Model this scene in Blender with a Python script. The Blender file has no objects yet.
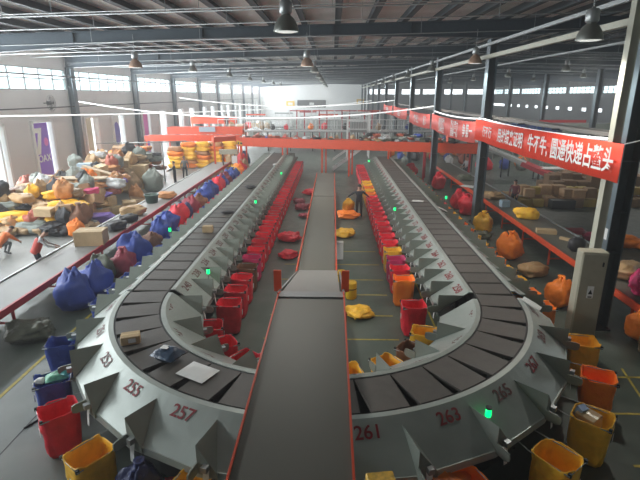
import bpy, math, random
from mathutils import Vector, Matrix, noise
R = math.radians
HAZE = .0032
rnd = random.Random(7)
scn = bpy.context.scene
col = scn.collection
V = Vector

# ---------------------------------------------------------------- materials
MATS = {}
def mat(name, c, rough=.6, metal=0, var=.0, scale=6, bump=0, bscale=30, emit=None, objvar=0, stretch=None, alpha=None):
    if name in MATS: return MATS[name]
    m = bpy.data.materials.new(name); m.use_nodes = True
    nt = m.node_tree; b = nt.nodes['Principled BSDF']
    b.inputs['Roughness'].default_value = rough; b.inputs['Metallic'].default_value = metal
    base = None
    tc = nt.nodes.new('ShaderNodeTexCoord')
    src = tc.outputs['Object']
    if stretch:
        mp = nt.nodes.new('ShaderNodeMapping'); mp.inputs['Scale'].default_value = stretch
        nt.links.new(src, mp.inputs[0]); src = mp.outputs[0]
    rgb = nt.nodes.new('ShaderNodeRGB'); rgb.outputs[0].default_value = (*c, 1); out = rgb.outputs[0]
    if var:
        n = nt.nodes.new('ShaderNodeTexNoise'); n.inputs['Scale'].default_value = scale; n.inputs['Detail'].default_value = 5
        nt.links.new(src, n.inputs['Vector'])
        mr = nt.nodes.new('ShaderNodeMapRange'); mr.inputs[1].default_value = .3; mr.inputs[2].default_value = .7
        mr.inputs[3].default_value = 1-var; mr.inputs[4].default_value = 1+var
        nt.links.new(n.outputs[0], mr.inputs[0])
        mx = nt.nodes.new('ShaderNodeVectorMath'); mx.operation = 'SCALE'
        nt.links.new(out, mx.inputs[0]); nt.links.new(mr.outputs[0], mx.inputs['Scale']); out = mx.outputs[0]
    if objvar:
        oi = nt.nodes.new('ShaderNodeObjectInfo')
        mr = nt.nodes.new('ShaderNodeMapRange'); mr.inputs[3].default_value = 1-objvar; mr.inputs[4].default_value = 1+objvar
        nt.links.new(oi.outputs['Random'], mr.inputs[0])
        mx = nt.nodes.new('ShaderNodeVectorMath'); mx.operation = 'SCALE'
        nt.links.new(out, mx.inputs[0]); nt.links.new(mr.outputs[0], mx.inputs['Scale']); out = mx.outputs[0]
    nt.links.new(out, b.inputs['Base Color'])
    if bump:
        n2 = nt.nodes.new('ShaderNodeTexNoise'); n2.inputs['Scale'].default_value = bscale; n2.inputs['Detail'].default_value = 4
        nt.links.new(src, n2.inputs['Vector'])
        bp = nt.nodes.new('ShaderNodeBump'); bp.inputs['Strength'].default_value = bump; bp.inputs['Distance'].default_value = .03
        nt.links.new(n2.outputs[0], bp.inputs['Height']); nt.links.new(bp.outputs[0], b.inputs['Normal'])
    if emit:
        b.inputs['Emission Color'].default_value = (*c, 1); b.inputs['Emission Strength'].default_value = emit
    MATS[name] = m
    return m

steelg = mat('chute paint', (.36, .40, .37), .40, .25, var=.07, scale=2.5)
fing   = mat('chute paint shaded', (.24, .27, .235), .5, .2, var=.08, scale=3)  # chute paint made darker: shade on the fins put into the colour
belt   = mat('tray belt', (.085, .078, .068), .55, var=.12, scale=4, objvar=.12)
beltg  = mat('conveyor belt', (.135, .13, .105), .5, var=.06, scale=1.2)
beltl  = mat('left conveyor belt', (.27, .27, .26), .5, var=.06, scale=1.2)
black  = mat('black rubber', (.012, .012, .013), .6)
dark   = mat('dark steel', (.035, .04, .042), .5, .4)
zinc   = mat('galvanised steel', (.34, .36, .36), .4, .6)
whitem = mat('white paint', (.72, .74, .73), .5)
orangem= mat('orange paint', (.72, .075, .018), .45, var=.06)
redm   = mat('red paint', (.42, .02, .03), .45, var=.06)
colm   = mat('blue grey steel', (.09, .125, .145), .5, .2, var=.08)
raftm  = mat('rafter steel', (.045, .065, .082), .55, .2, var=.08)
purlm  = mat('purlin steel', (.06, .075, .085), .6, .1)
lampm  = mat('lamp housing', (.20, .21, .19), .4, .5)
lampo  = mat('lamp housing copper', (.42, .28, .20), .4, .4)
lensm  = mat('lamp lens', (.9, .95, .9), .3, emit=.35)
paper  = mat('white paper', (.75, .76, .74), .6)
numr   = mat('number paint red', (.22, .012, .018), .6)
numg   = mat('number paint faded', (.16, .07, .065), .6)
card   = mat('cardboard', (.36, .22, .115), .75, var=.1, scale=3, objvar=.22)
cardl  = mat('light cardboard', (.50, .36, .20), .75, var=.1, scale=3, objvar=.15)
tape   = mat('packing tape', (.55, .42, .2), .3)
plywd  = mat('wood board', (.45, .34, .22), .7, var=.1)
skin   = mat('skin', (.45, .25, .17), .6)
hairm  = mat('black hair', (.01, .009, .009), .5)
cabm   = mat('cabinet paint', (.36, .34, .26), .45, .1, var=.05)
postm  = mat('beige post paint', (.42, .42, .34), .5, var=.05)
banm   = mat('banner cloth', (.80, .055, .025), .55, var=.05, scale=2)
banp   = mat('banner cloth pale', (.75, .13, .11), .55, var=.05, scale=2)
yelm   = mat('yellow plastic', (.75, .45, .02), .45)
greenl = mat('green beacon', (.0, .62, .13), .3, emit=1.8)
purp   = mat('purple print', (.24, .10, .62), .5)
pinkm  = mat('pink print', (.75, .15, .55), .5)
purpd  = mat('dark blue print', (.12, .10, .45), .5)
stringm = mat('white light tube', (.95, .97, .97), .4, emit=.5)
tealm  = mat('teal plastic', (.05, .4, .42), .4)

def cloth(name, c, rough=.5, tr=0, ov=.15):
    m = mat(name, c, rough, var=.14, scale=4, bump=.9, bscale=7, objvar=ov)
    return m
CL = dict(red=cloth('red woven sack', (.80, .022, .045)), orange=cloth('orange woven sack', (1.0, .25, .02)),
          yellow=cloth('yellow woven sack', (1.0, .55, .035)), blue=cloth('blue woven sack', (.035, .075, .36)),
          navy=cloth('navy sack', (.02, .03, .12)), brown=cloth('brown sack', (.22, .09, .04)),
          tan=cloth('tan woven sack', (.42, .27, .13), ov=.35), maroon=cloth('maroon sack', (.30, .035, .06)),
          black=cloth('black sack', (.02, .02, .024)), pink=cloth('magenta sack', (.6, .03, .14)),
          grey=cloth('grey green wrapped sack', (.22, .25, .22)), white=cloth('white woven sack', (.6, .62, .62)),
          lilac=cloth('violet sack', (.2, .12, .45)), cream=cloth('pale orange sack', (.52, .24, .09), ov=.3),
          brick=cloth('brick red sack', (.40, .10, .06)), olive=cloth('olive sack', (.09, .10, .065)))

def floor_mat():
    m = bpy.data.materials.new('painted concrete'); m.use_nodes = True; nt = m.node_tree; b = nt.nodes['Principled BSDF']
    tc = nt.nodes.new('ShaderNodeTexCoord')
    n = nt.nodes.new('ShaderNodeTexNoise'); n.inputs['Scale'].default_value = .7; n.inputs['Detail'].default_value = 8
    nt.links.new(tc.outputs['Object'], n.inputs['Vector'])
    cr = nt.nodes.new('ShaderNodeValToRGB')
    cr.color_ramp.elements[0].position = .3; cr.color_ramp.elements[0].color = (.060, .085, .068, 1)
    cr.color_ramp.elements[1].position = .75; cr.color_ramp.elements[1].color = (.115, .135, .115, 1)
    nt.links.new(n.outputs[0], cr.inputs[0])
    # floor colour paler west of the left conveyor, painted in for window reflections
    sp = nt.nodes.new('ShaderNodeSeparateXYZ'); nt.links.new(tc.outputs['Object'], sp.inputs[0])
    mr = nt.nodes.new('ShaderNodeMapRange'); mr.inputs[1].default_value = -20; mr.inputs[2].default_value = 20
    nt.links.new(sp.outputs[0], mr.inputs[0])
    zr = nt.nodes.new('ShaderNodeValToRGB'); zr.color_ramp.interpolation = 'CONSTANT'; zr.color_ramp.elements[0].color = (1, 1, 1, 1)
    e1 = zr.color_ramp.elements[1]; e1.position = .25; e1.color = (.0, .0, .0, 1)
    e2 = zr.color_ramp.elements.new(.3225); e2.color = (.45, .45, .45, 1)
    e3 = zr.color_ramp.elements.new(.40); e3.color = (0, 0, 0, 1)
    nt.links.new(mr.outputs[0], zr.inputs[0])
    cr2 = nt.nodes.new('ShaderNodeValToRGB')
    cr2.color_ramp.elements[0].position = .3; cr2.color_ramp.elements[0].color = (.17, .18, .17, 1)
    cr2.color_ramp.elements[1].position = .75; cr2.color_ramp.elements[1].color = (.26, .27, .26, 1)
    nt.links.new(n.outputs[0], cr2.inputs[0])
    mx = nt.nodes.new('ShaderNodeMix'); mx.data_type = 'RGBA'
    nt.links.new(zr.outputs[0], mx.inputs['Factor']); nt.links.new(cr.outputs[0], mx.inputs[6]); nt.links.new(cr2.outputs[0], mx.inputs[7])
    nt.links.new(mx.outputs[2], b.inputs['Base Color'])
    n2 = nt.nodes.new('ShaderNodeTexNoise'); n2.inputs['Scale'].default_value = 3; nt.links.new(tc.outputs['Object'], n2.inputs['Vector'])
    mr2 = nt.nodes.new('ShaderNodeMapRange'); mr2.inputs[3].default_value = .28; mr2.inputs[4].default_value = .55
    nt.links.new(n2.outputs[0], mr2.inputs[0]); nt.links.new(mr2.outputs[0], b.inputs['Roughness'])
    return m
def sheet_mat():
    m = bpy.data.materials.new('corrugated roof sheet'); m.use_nodes = True; nt = m.node_tree; b = nt.nodes['Principled BSDF']
    b.inputs['Roughness'].default_value = .6
    tc = nt.nodes.new('ShaderNodeTexCoord')
    w = nt.nodes.new('ShaderNodeTexWave'); w.bands_direction = 'Y'; w.inputs['Scale'].default_value = 1.3
    nt.links.new(tc.outputs['Object'], w.inputs['Vector'])
    n = nt.nodes.new('ShaderNodeTexNoise'); n.inputs['Scale'].default_value = .6; n.inputs['Detail'].default_value = 6
    nt.links.new(tc.outputs['Object'], n.inputs['Vector'])
    cr = nt.nodes.new('ShaderNodeValToRGB')
    cr.color_ramp.elements[0].position = .35; cr.color_ramp.elements[0].color = (.66, .65, .62, 1)
    cr.color_ramp.elements[1].position = .7; cr.color_ramp.elements[1].color = (.84, .84, .82, 1)
    nt.links.new(n.outputs[0], cr.inputs[0]); nt.links.new(cr.outputs[0], b.inputs['Base Color'])
    bp = nt.nodes.new('ShaderNodeBump'); bp.inputs['Strength'].default_value = .6
    nt.links.new(w.outputs[0], bp.inputs['Height']); nt.links.new(bp.outputs[0], b.inputs['Normal'])
    return m
def glass_mat():
    m = bpy.data.materials.new('window glass'); m.use_nodes = True; nt = m.node_tree
    nt.nodes.remove(nt.nodes['Principled BSDF']); o = nt.nodes['Material Output']
    t = nt.nodes.new('ShaderNodeBsdfTransparent'); t.inputs[0].default_value = (.86, .95, .95, 1)
    g = nt.nodes.new('ShaderNodeBsdfGlossy'); g.inputs['Roughness'].default_value = .1
    mx = nt.nodes.new('ShaderNodeMixShader'); mx.inputs[0].default_value = .06
    nt.links.new(t.outputs[0], mx.inputs[1]); nt.links.new(g.outputs[0], mx.inputs[2]); nt.links.new(mx.outputs[0], o.inputs[0])
    return m
floorm = floor_mat(); sheetm = sheet_mat(); glassm = glass_mat()
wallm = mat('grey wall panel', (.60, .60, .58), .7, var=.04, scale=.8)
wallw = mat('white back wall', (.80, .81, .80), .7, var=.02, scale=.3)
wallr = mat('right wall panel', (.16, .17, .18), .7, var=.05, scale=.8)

# ---------------------------------------------------------------- mesh building
class MB:
    def __init__(s): s.v = []; s.f = []; s.m = []; s.mi = 0
    def add(s, vs, fs):
        o = len(s.v); s.v += [tuple(v) for v in vs]; s.f += [tuple(i+o for i in f) for f in fs]; s.m += [s.mi]*len(fs); return s
    def box(s, c, d, rz=0, rx=0, ry=0, bev=0):
        M = Matrix.Rotation(rz, 3, 'Z') @ Matrix.Rotation(ry, 3, 'Y') @ Matrix.Rotation(rx, 3, 'X')
        x, y, z = d[0]/2, d[1]/2, d[2]/2; c = V(c)
        if bev:
            b = min(bev, x*.9, y*.9, z*.9); vs = []
            ring = [(x-b, y), (x, y-b), (x, -y+b), (x-b, -y), (-x+b, -y), (-x, -y+b), (-x, y-b), (-x+b, y)]
            k = 1-b/max(x, y)
            for zz, kk in ((-z, k), (-z+b, 1), (z-b, 1), (z, k)):
                vs += [c + M @ V((p[0]*kk, p[1]*kk, zz)) for p in ring]
            fs = [tuple(range(7, -1, -1))[::-1][::1]]
            fs = [tuple(reversed(range(8)))[::-1]]
            for l in range(3):
                for i in range(8):
                    j = (i+1) % 8; fs.append((l*8+j, l*8+i, (l+1)*8+i, (l+1)*8+j)[::-1][::-1])
            fs.append(tuple(reversed(range(24, 32))))
            return s.add(vs, fs)
        vs = [c + M @ V((i*x, j*y, k*z)) for k in (-1, 1) for i, j in ((-1, -1), (1, -1), (1, 1), (-1, 1))]
        return s.add(vs, [(3, 2, 1, 0), (4, 5, 6, 7), (0, 1, 5, 4), (1, 2, 6, 5), (2, 3, 7, 6), (3, 0, 4, 7)])
    def bar(s, a, b, w, h=None):
        h = h or w; a = V(a); b = V(b); d = (b-a).normalized()
        up = V((0, 0, 1)) if abs(d.z) < .95 else V((0, 1, 0))
        sd = d.cross(up).normalized(); up = sd.cross(d)
        vs = [p + sd*i*w/2 + up*j*h/2 for p in (a, b) for i, j in ((-1, -1), (1, -1), (1, 1), (-1, 1))]
        return s.add(vs, [(0, 1, 2, 3), (7, 6, 5, 4), (0, 4, 5, 1), (1, 5, 6, 2), (2, 6, 7, 3), (3, 7, 4, 0)])
    def tube(s, pts, r, n=8, cap=True):
        pts = [V(p) for p in pts]; vs = []; N = len(pts)
        rr = r if isinstance(r, (list, tuple)) else [r]*N
        for i, p in enumerate(pts):
            d = (pts[min(i+1, N-1)]-pts[max(i-1, 0)]).normalized()
            up = V((0, 0, 1)) if abs(d.z) < .9 else V((1, 0, 0))
            a = d.cross(up).normalized(); b = d.cross(a)
            vs += [p + (a*math.cos(2*math.pi*k/n) + b*math.sin(2*math.pi*k/n))*rr[i] for k in range(n)]
        fs = [(i*n+k, i*n+(k+1) % n, (i+1)*n+(k+1) % n, (i+1)*n+k) for i in range(N-1) for k in range(n)]
        if cap: fs += [tuple(range(n))[::-1], tuple(range((N-1)*n, N*n))]
        return s.add(vs, fs)
    def lathe(s, prof, c=(0, 0, 0), n=20):
        c = V(c); vs = [c + V((r*math.cos(2*math.pi*k/n), r*math.sin(2*math.pi*k/n), z)) for r, z in prof for k in range(n)]
        fs = [(i*n+k, i*n+(k+1) % n, (i+1)*n+(k+1) % n, (i+1)*n+k) for i in range(len(prof)-1) for k in range(n)]
        return s.add(vs, fs)
    def prism(s, poly, z0, z1):
        n = len(poly); vs = [(x, y, z0) for x, y in poly] + [(x, y, z1) for x, y in poly]
        return s.add(vs, [tuple(range(n))[::-1], tuple(range(n, 2*n))] + [(i, (i+1) % n, n+(i+1) % n, n+i) for i in range(n)])
    def mesh(s, name, mats, smooth=False):
        me = bpy.data.meshes.new(name); me.from_pydata(s.v, [], s.f)
        if not isinstance(mats, (list, tuple)): mats = [mats]
        for m in mats: me.materials.append(m)
        if len(mats) > 1: me.polygons.foreach_set('material_index', s.m)
        if smooth: me.polygons.foreach_set('use_smooth', [True]*len(me.polygons))
        me.update(); return me
    def build(s, name, mats, parent=None, smooth=False, loc=None, rz=0):
        return link(name, s.mesh(name, mats, smooth), parent, loc, rz)
def link(name, me, parent=None, loc=None, rz=0):
    o = bpy.data.objects.new(name, me); col.objects.link(o)
    if parent: o.parent = parent
    if loc is not None: o.location = loc
    if rz: o.rotation_euler = (0, 0, rz)
    return o
def tag(o, label=None, cat=None, group=None, kind=None):
    if label: o['label'] = label
    if cat: o['category'] = cat
    if group: o['group'] = group
    if kind: o['kind'] = kind
    return o
def empty(name, loc=(0, 0, 0), rz=0):
    o = bpy.data.objects.new(name, None); col.objects.link(o); o.location = loc; o.rotation_euler = (0, 0, rz); o.empty_display_size = .1
    return o
def children(o): return KIDS.get(o.name, [])
def copy_tree(o, loc=None, rz=None, label=None, group=None, parent=None, mats=None):
    c = o.copy(); col.objects.link(c)
    if parent: c.parent = parent
    if loc is not None: c.location = loc
    if rz is not None: c.rotation_euler = (0, 0, rz)
    if label: c['label'] = label
    if group: c['group'] = group
    for ch in list(o.children): copy_tree(ch, parent=c)
    return c
def structure(o): o['kind'] = 'structure'; return o
_txt = {}
def text_mesh(body, size, m, bold=.0, align='CENTER'):
    key = (body, size, m.name, bold)
    if key in _txt: return _txt[key]
    cu = bpy.data.curves.new('text', 'FONT'); cu.body = body; cu.size = size; cu.align_x = align; cu.align_y = 'CENTER'
    cu.offset = bold; cu.extrude = .001; cu.resolution_u = 4
    o = bpy.data.objects.new('text', cu); col.objects.link(o)
    dg = bpy.context.evaluated_depsgraph_get(); dg.update()
    me = bpy.data.meshes.new_from_object(o.evaluated_get(dg)); me.materials.clear(); me.materials.append(m)
    bpy.data.objects.remove(o); bpy.data.curves.remove(cu); _txt[key] = me
    return me
def place_basis(o, origin, xdir, ydir):
    x = V(xdir).normalized(); y = V(ydir).normalized(); z = x.cross(y).normalized(); y = z.cross(x)
    o.matrix_world = Matrix(((x.x, y.x, z.x, origin[0]), (x.y, y.y, z.y, origin[1]), (x.z, y.z, z.z, origin[2]), (0, 0, 0, 1)))

# ---------------------------------------------------------------- camera
H = 6.2; F = 475.0
pitch = math.atan(145/F); yaw = math.atan(13*math.cos(pitch)/F)
cam = bpy.data.cameras.new('camera'); co = bpy.data.objects.new('camera', cam); col.objects.link(co)
cam.sensor_width = 36; cam.lens = F/640*36; cam.clip_end = 500
co.location = (0, 0, H)
fw = V((-math.sin(yaw)*math.cos(pitch), math.cos(yaw)*math.cos(pitch), -math.sin(pitch)))
co.rotation_euler = fw.to_track_quat('-Z', 'Y').to_euler()
scn.camera = co

# ---------------------------------------------------------------- building shell
XL, XR, YB, YF = -18.6, 42.0, 130.0, -14.0
COLY = [12.3 + 11.15*k for k in range(0, 11)]
XC = 7.27; XRIDGE = 12.0
def roof(x):      # underside of the rafters
    return (8.02 + .024*(x+18)) if x < XRIDGE else (8.02 + .024*(XRIDGE+18) - .024*(x-XRIDGE))
def roof_top(x): return roof(x) + .82
structure(MB().box(((XL+XR)/2, (YF+YB)/2, -.1), (XR-XL+1, YB-YF, .2)).build('floor', floorm))
structure(MB().box((-60, 60, -.15), (83, 220, .1)).build('floor_outside', mat('outside paving', (.5, .5, .48), .8, var=.05)))
mb = MB()
for x0, x1 in ((XL-.3, XRIDGE), (XRIDGE, XR+.3)):
    mb.add([(x0, YF, roof_top(x0)+.28), (x1, YF, roof_top(x1)+.28), (x1, YB, roof_top(x1)+.28), (x0, YB, roof_top(x0)+.28),
            (x0, YF, roof_top(x0)+.33), (x1, YF, roof_top(x1)+.33), (x1, YB, roof_top(x1)+.33), (x0, YB, roof_top(x0)+.33)],
           [(0, 1, 2, 3), (7, 6, 5, 4), (0, 4, 5, 1), (1, 5, 6, 2), (2, 6, 7, 3), (3, 7, 4, 0)])
ceil = structure(mb.build('ceiling', sheetm))
x = XL+.7
while x < XR:
    z = roof_top(x)+.14
    m_ = MB().box((x, (YF+YB)/2, z), (.07, YB-YF-.2, .27)).box((x+.11, (YF+YB)/2, z-.12), (.22, YB-YF-.2, .03))
    m_.build('purlin', purlm, ceil); x += 1.5
# left wall with doorways and a window band
doors = []
for k in range(-2, 10):
    y0 = 12.3 + 11.15*k
    doors += [(y0+1.3, y0+3.5), (y0+6.0, y0+8.3)]
doors = [d for d in doors if d[0] > 5 and d[1] < 123]
mb = MB(); prev = YF
for a, b in doors:
    mb.box((XL-.1, (prev+a)/2, 2.33), (.2, a-prev, 4.66)); prev = b
mb.box((XL-.1, (prev+YB)/2, 2.33), (.2, YB-prev, 4.66))
mb.box((XL-.1, (YF+YB)/2, (4.66+6.5)/2), (.2, YB-YF, 6.5-4.66))
mb.box((XL-.1, (YF+YB)/2, (7.85+9.2)/2), (.2, YB-YF, 9.2-7.85))
for Y in COLY + [1.15]: mb.box((XL-.1, Y, 7.17), (.2, .5, 1.36))
structure(mb.build('wall_left', wallm))
wn = 0
for i, Y in enumerate([1.15]+COLY):
    a, b = Y+.25, min(Y+11.15-.25, YB)
    wn += 1; L = b-a
    if L < 1: continue
    m_ = MB(); n = 7
    for j in range(n+1): m_.box((XL-.05, a+L*j/n, 7.175), (.07, .07, 1.35))
    for z in (6.53, 7.2, 7.82): m_.box((XL-.05, (a+b)/2, z), (.07, L, .06))
    w = structure(m_.build('window_%d' % wn, zinc))
    MB().box((XL-.12, (a+b)/2, 7.175), (.012, L, 1.3)).build('glass_pane', glassm, w)
for i, (a, b) in enumerate(doors):
    m_ = MB(); w = b-a
    for y in (a+.08, b-.08): m_.box((XL, y, 2.33), (.3, .17, 4.66))
    m_.box((XL, (a+b)/2, 4.6), (.3, w, .14))
    if i % 2: m_.box((XL-.05, b-.38, 2.33), (.08, .12, 4.6))
    d = structure(m_.build('door_%d' % (i+1), whitem))
# posters hanging in the doorways
def poster(y0, y1, z0, z1, m, label, deco=None):
    t = empty('hanging_poster', (XL-.06, (y0+y1)/2, z0)); tag(t, label, 'poster')
    MB().box((0, 0, (z1-z0)/2), (.03, y1-y0, z1-z0)).build('print_sheet', m, t)
    if deco: deco(t, y1-y0, z1-z0)
def deco_a(t, w, h):
    MB().add([(.03, -.35*w, h*.55), (.03, -.12*w, h*.55), (.03, .12*w, h*.93), (.03, -.4*w, h*.93), (.03, -.4*w, h*.86), (.03, -.13*w, h*.86)], [(0, 1, 2, 3, 4, 5)]).build('white_emblem', paper, t)
    MB().add([(.03, .28*w + .13*w*math.cos(a*R(30)), h*.72 + .28*math.sin(a*R(30))) for a in range(12)], [tuple(range(12))]).build('pink_emblem', pinkm, t)
    o = link('lettering', text_mesh('OAX', .62, paper, .01), t); o.location = (.03, .1, h*.48); o.rotation_euler = (R(90), 0, R(90))
def deco_b(t, w, h):
    MB().add([(.03, .05*w + .42*w*math.cos(a*R(15)), h*.66 + .95*math.sin(a*R(15))) for a in range(24)], [tuple(range(24))]).build('round_emblem', purpd, t)
def deco_c(t, w, h):
    MB().box((.03, 0, h*.35), (.01, w, h*.3)).build('violet_band', purp, t)
poster(29.5, 31.35, .2, 4.5, purp, 'purple poster with white stroke and pink dot in a doorway above the parcel heap', deco_a)
poster(40.75, 42.2, .2, 4.5, paper, 'white poster with dark violet disc in a doorway of the left wall', deco_b)
poster(47.2, 48.8, .2, 4.5, pinkm, 'pink and violet poster in a doorway of the left wall', deco_c)
t = empty('door_curtain', (XL-.3, 37.0, 0)); tag(t, 'tan slatted curtain in the doorway behind the parcel heap', 'curtain')
m_ = MB()
for j in range(8): m_.box((0, -.75+j*.2, 2.3), (.05, .15, 4.5), rz=R(12))
m_.build('slats', mat('tan curtain', (.42, .34, .18), .7), t)
structure(MB().box(((XL+9)/2, YB+.1, 4.6), (9-XL, .2, 9.2)).build('wall_back', wallw))
mb = MB()
for z0, z1 in ((0, 6.4), (7.6, 9.2)): mb.box(((9+XR)/2, YB+.1, (z0+z1)/2), (XR-9, .2, z1-z0))
for k in range(6): mb.box((12+k*5.5, YB+.1, 7), (.8, .2, 1.2))
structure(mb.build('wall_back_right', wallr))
structure(MB().box(((XL+XR)/2, YF-.1, 4.8), (XR-XL, .2, 9.6)).build('wall_front', wallm))
# right wall
mb = MB()
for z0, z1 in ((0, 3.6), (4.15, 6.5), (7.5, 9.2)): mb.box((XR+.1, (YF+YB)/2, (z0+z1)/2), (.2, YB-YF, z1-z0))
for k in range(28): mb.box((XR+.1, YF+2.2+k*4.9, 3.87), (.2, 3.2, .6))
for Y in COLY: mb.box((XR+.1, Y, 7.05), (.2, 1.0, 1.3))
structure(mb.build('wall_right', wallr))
for i, Y in enumerate(COLY):
    m_ = MB(); L = min(10.1, YB-Y-.5)
    if L < 1: continue
    for j in range(8): m_.box((XR, Y+.5+L*j/7, 7.05), (.08, .09, 1.3))
    m_.box((XR, Y+.5+L/2, 7.05), (.08, L, .08))
    w = structure(m_.build('window_%d' % (40+i), colm))
    MB().box((XR+.1, Y+.5+L/2, 7.0), (.012, L, 1.0)).build('glass_pane', glassm, w)

# ---------------------------------------------------------------- steel frame
def hcol_mesh(h):
    return MB().box((-.18, 0, h/2), (.025, .5, h)).box((.18, 0, h/2), (.025, .5, h)).box((0, 0, h/2), (.34, .02, h)) \
        .box((0, 0, 3.3), (.30, .40, .02)).box((0, 0, 4.6), (.30, .40, .02)).box((0, 0, 2.2), (.30, .40, .02)).mesh('column_shaft', colm)
me7 = hcol_mesh(roof(XC)); mel = hcol_mesh(roof(XL)); me24 = hcol_mesh(roof(24))
plate = MB().box((0, 0, .02), (.55, .7, .04)).box((-.2, .28, .06), (.05, .05, .06)).box((.2, .28, .06), (.05, .05, .06)).box((-.2, -.28, .06), (.05, .05, .06)).box((.2, -.28, .06), (.05, .05, .06)).mesh('base_plate', dark)
ordn = ['nearest', 'second nearest', 'third nearest']
bigme = MB().box((-.20, 0, roof(XC)/2), (.03, .58, roof(XC))).box((.20, 0, roof(XC)/2), (.03, .58, roof(XC))).box((0, 0, roof(XC)/2), (.38, .02, roof(XC))) \
    .box((0, 0, 3.3), (.38, .5, .02)).box((0, 0, 4.6), (.38, .5, .02)).box((0, 0, 2.2), (.38, .5, .02)).mesh('column_shaft', colm)
def column(x, y, me, label, group=None):
    t = empty('steel_column', (x, y, 0)); tag(t, label, 'column', group); link('column_shaft', me, t); link('base_plate', plate, t); return t
for i, Y in enumerate(COLY):
    lab = ('big blue-grey H-section column beside the grey cabinet' if i == 0 else 'blue-grey column between the two long red banners, next after the cabinet one' if i == 1
           else 'blue-grey column where the second and third red banners meet' if i == 2 else 'distant dark column in the receding middle row')
    c = column(XC+(.12 if i == 0 else 0), Y, bigme if i == 0 else me7, lab, None if i < 3 else 'far middle-row columns')
    if i == 0: MB().box((-.219, -.10, 2.72), (.006, .26, .30)).build('white_notice', paper, c)
for i, Y in enumerate(COLY[1:]):
    lab = ['blue-grey column against the left wall nearest the camera', 'second blue-grey column along the left wall, beside tan curtain door'][i] if i < 0 else 'blue-grey steel column against the left window wall'
    column(XL+.25, Y, mel, lab, 'left wall columns')
for Y in COLY[1:9]: column(24, Y, me24, 'dark steel column in the dim right bay', 'right bay columns')
for i, Y in enumerate(COLY):
    mb = MB(); D = .82
    XS = [XL, -15, -9, 0, 4, XC, 10, XRIDGE, 18, 30, 38, XR]; HA = [0, .05, .36, .36, .18, .05, .2, .36, .36, .36, .1, 0]
    for q in range(len(XS)-1):
        x0, x1 = XS[q], XS[q+1]; b0, b1, t0, t1 = roof(x0)+HA[q], roof(x1)+HA[q+1], roof(x0)+D, roof(x1)+D
        for (a0, a1), ww, hh in (((b0, b1), .3, .03), ((t0-.03, t1-.03), .3, .03), ((b0, b1), .02, None)):
            c0, c1 = (a0+hh, a1+hh) if hh else (t0, t1)
            mb.add([(x0, Y-ww/2, a0), (x1, Y-ww/2, a1), (x1, Y+ww/2, a1), (x0, Y+ww/2, a0), (x0, Y-ww/2, c0), (x1, Y-ww/2, c1), (x1, Y+ww/2, c1), (x0, Y+ww/2, c0)],
                   [(3, 2, 1, 0), (4, 5, 6, 7), (0, 1, 5, 4), (1, 2, 6, 5), (2, 3, 7, 6), (3, 0, 4, 7)])
    for x in (-12, -6, 0, 3.5, 11, 16, 30): mb.box((x, Y, roof(x)+D*.7), (.02, .28, D*.5))
    t = empty('roof_rafter', (0, 0, 0))
    tag(t, ['deep steel rafter closest overhead', 'deep blue-grey rafter crossing the upper picture in front of the others', 'second visible deep rafter, behind the front one'][i] if i < 3 else 'distant steel roof rafter', 'rafter', None if i < 3 else 'far rafters')
    mb.build('beam', raftm, t)
    m2 = MB()
    for x in range(-16, 12, 4): m2.bar((x, Y, roof(x)+.42), (x, Y+1.3, roof_top(x)+.02), .05)
    m2.build('fly_brace', raftm, t)
# thin conduits crossing the bays, hung on rods
cn = 0
for i, Y in enumerate(COLY[:9]):
    for dy, dz, r in ((-.25, .30, .022), (3.2, .25, .025), (6.8, .38, .022), (5.0, .62, .018)):
        if Y+dy < 13 : continue
        t = empty('ceiling_conduit', (0, Y+dy, 0))
        tag(t, 'thin pale conduit hung crosswise below the roof sheets', 'pipe', 'crosswise ceiling conduits')
        m_ = MB(); xe = 22 if i > 4 else 30
        m_.tube([(XL+.3, 0, roof(XL)+dz), (XRIDGE, 0, roof(XRIDGE)+dz), (xe, 0, roof(xe)+dz)], r, 6)
        m_.build('pipe', zinc, t, True)
        for x in range(-16, 22, 5): MB().tube([(x+dy*.3, 0, roof(x)+dz), (x+dy*.3, 0, roof_top(x)+.2)], .012, 5).build('hanger_rod', zinc, t)
# long service runs along the column row
def runbar(name, x, y0, y1, z, w, h, m, label, cat, z1=None):
    o = MB().bar((0, 0, 0), (0, y1-y0, (z1 or z)-z), w, h).build(name, m, None, False, (x, y0, z)); tag(o, label, cat); return o
runbar('cable_duct', 7.0, 9, 120, 7.85, .16, .16, postm, 'pale beige duct running lengthwise high over the banners', 'duct')
runbar('cable_duct', 7.0, 8, 120, 8.38, .11, .11, zinc, 'narrow grey duct running lengthwise just above the beige one', 'duct')
runbar('rain_pipe', 11.0, 12, 115, 8.1, .08, .08, zinc, 'thin pipe running lengthwise right of the beige duct', 'pipe')
t = empty('cable_tray', (7.75, 12.5, 5.12)); tag(t, 'long brown-grey cable tray running behind the tops of the banners', 'cable tray')
MB().box((0, 25, 0), (.5, 50, .03)).box((-.25, 25, .05), (.02, 50, .12)).box((.25, 25, .05), (.02, 50, .12)).build('tray', mat('tray metal', (.2, .19, .17), .6), t)
m_ = MB()
for j in range(3): m_.tube([(-.14+j*.12, 0, .05), (-.14+j*.12, 50, .05)], .035, 6)
m_.build('cables', mat('cable sheath', (.28, .27, .25), .6), t)
for j in range(17): MB().bar((0, j*3+.8, 0), (-.5, j*3+.8, 0), .04).build('bracket_arm', dark, t)

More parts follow.
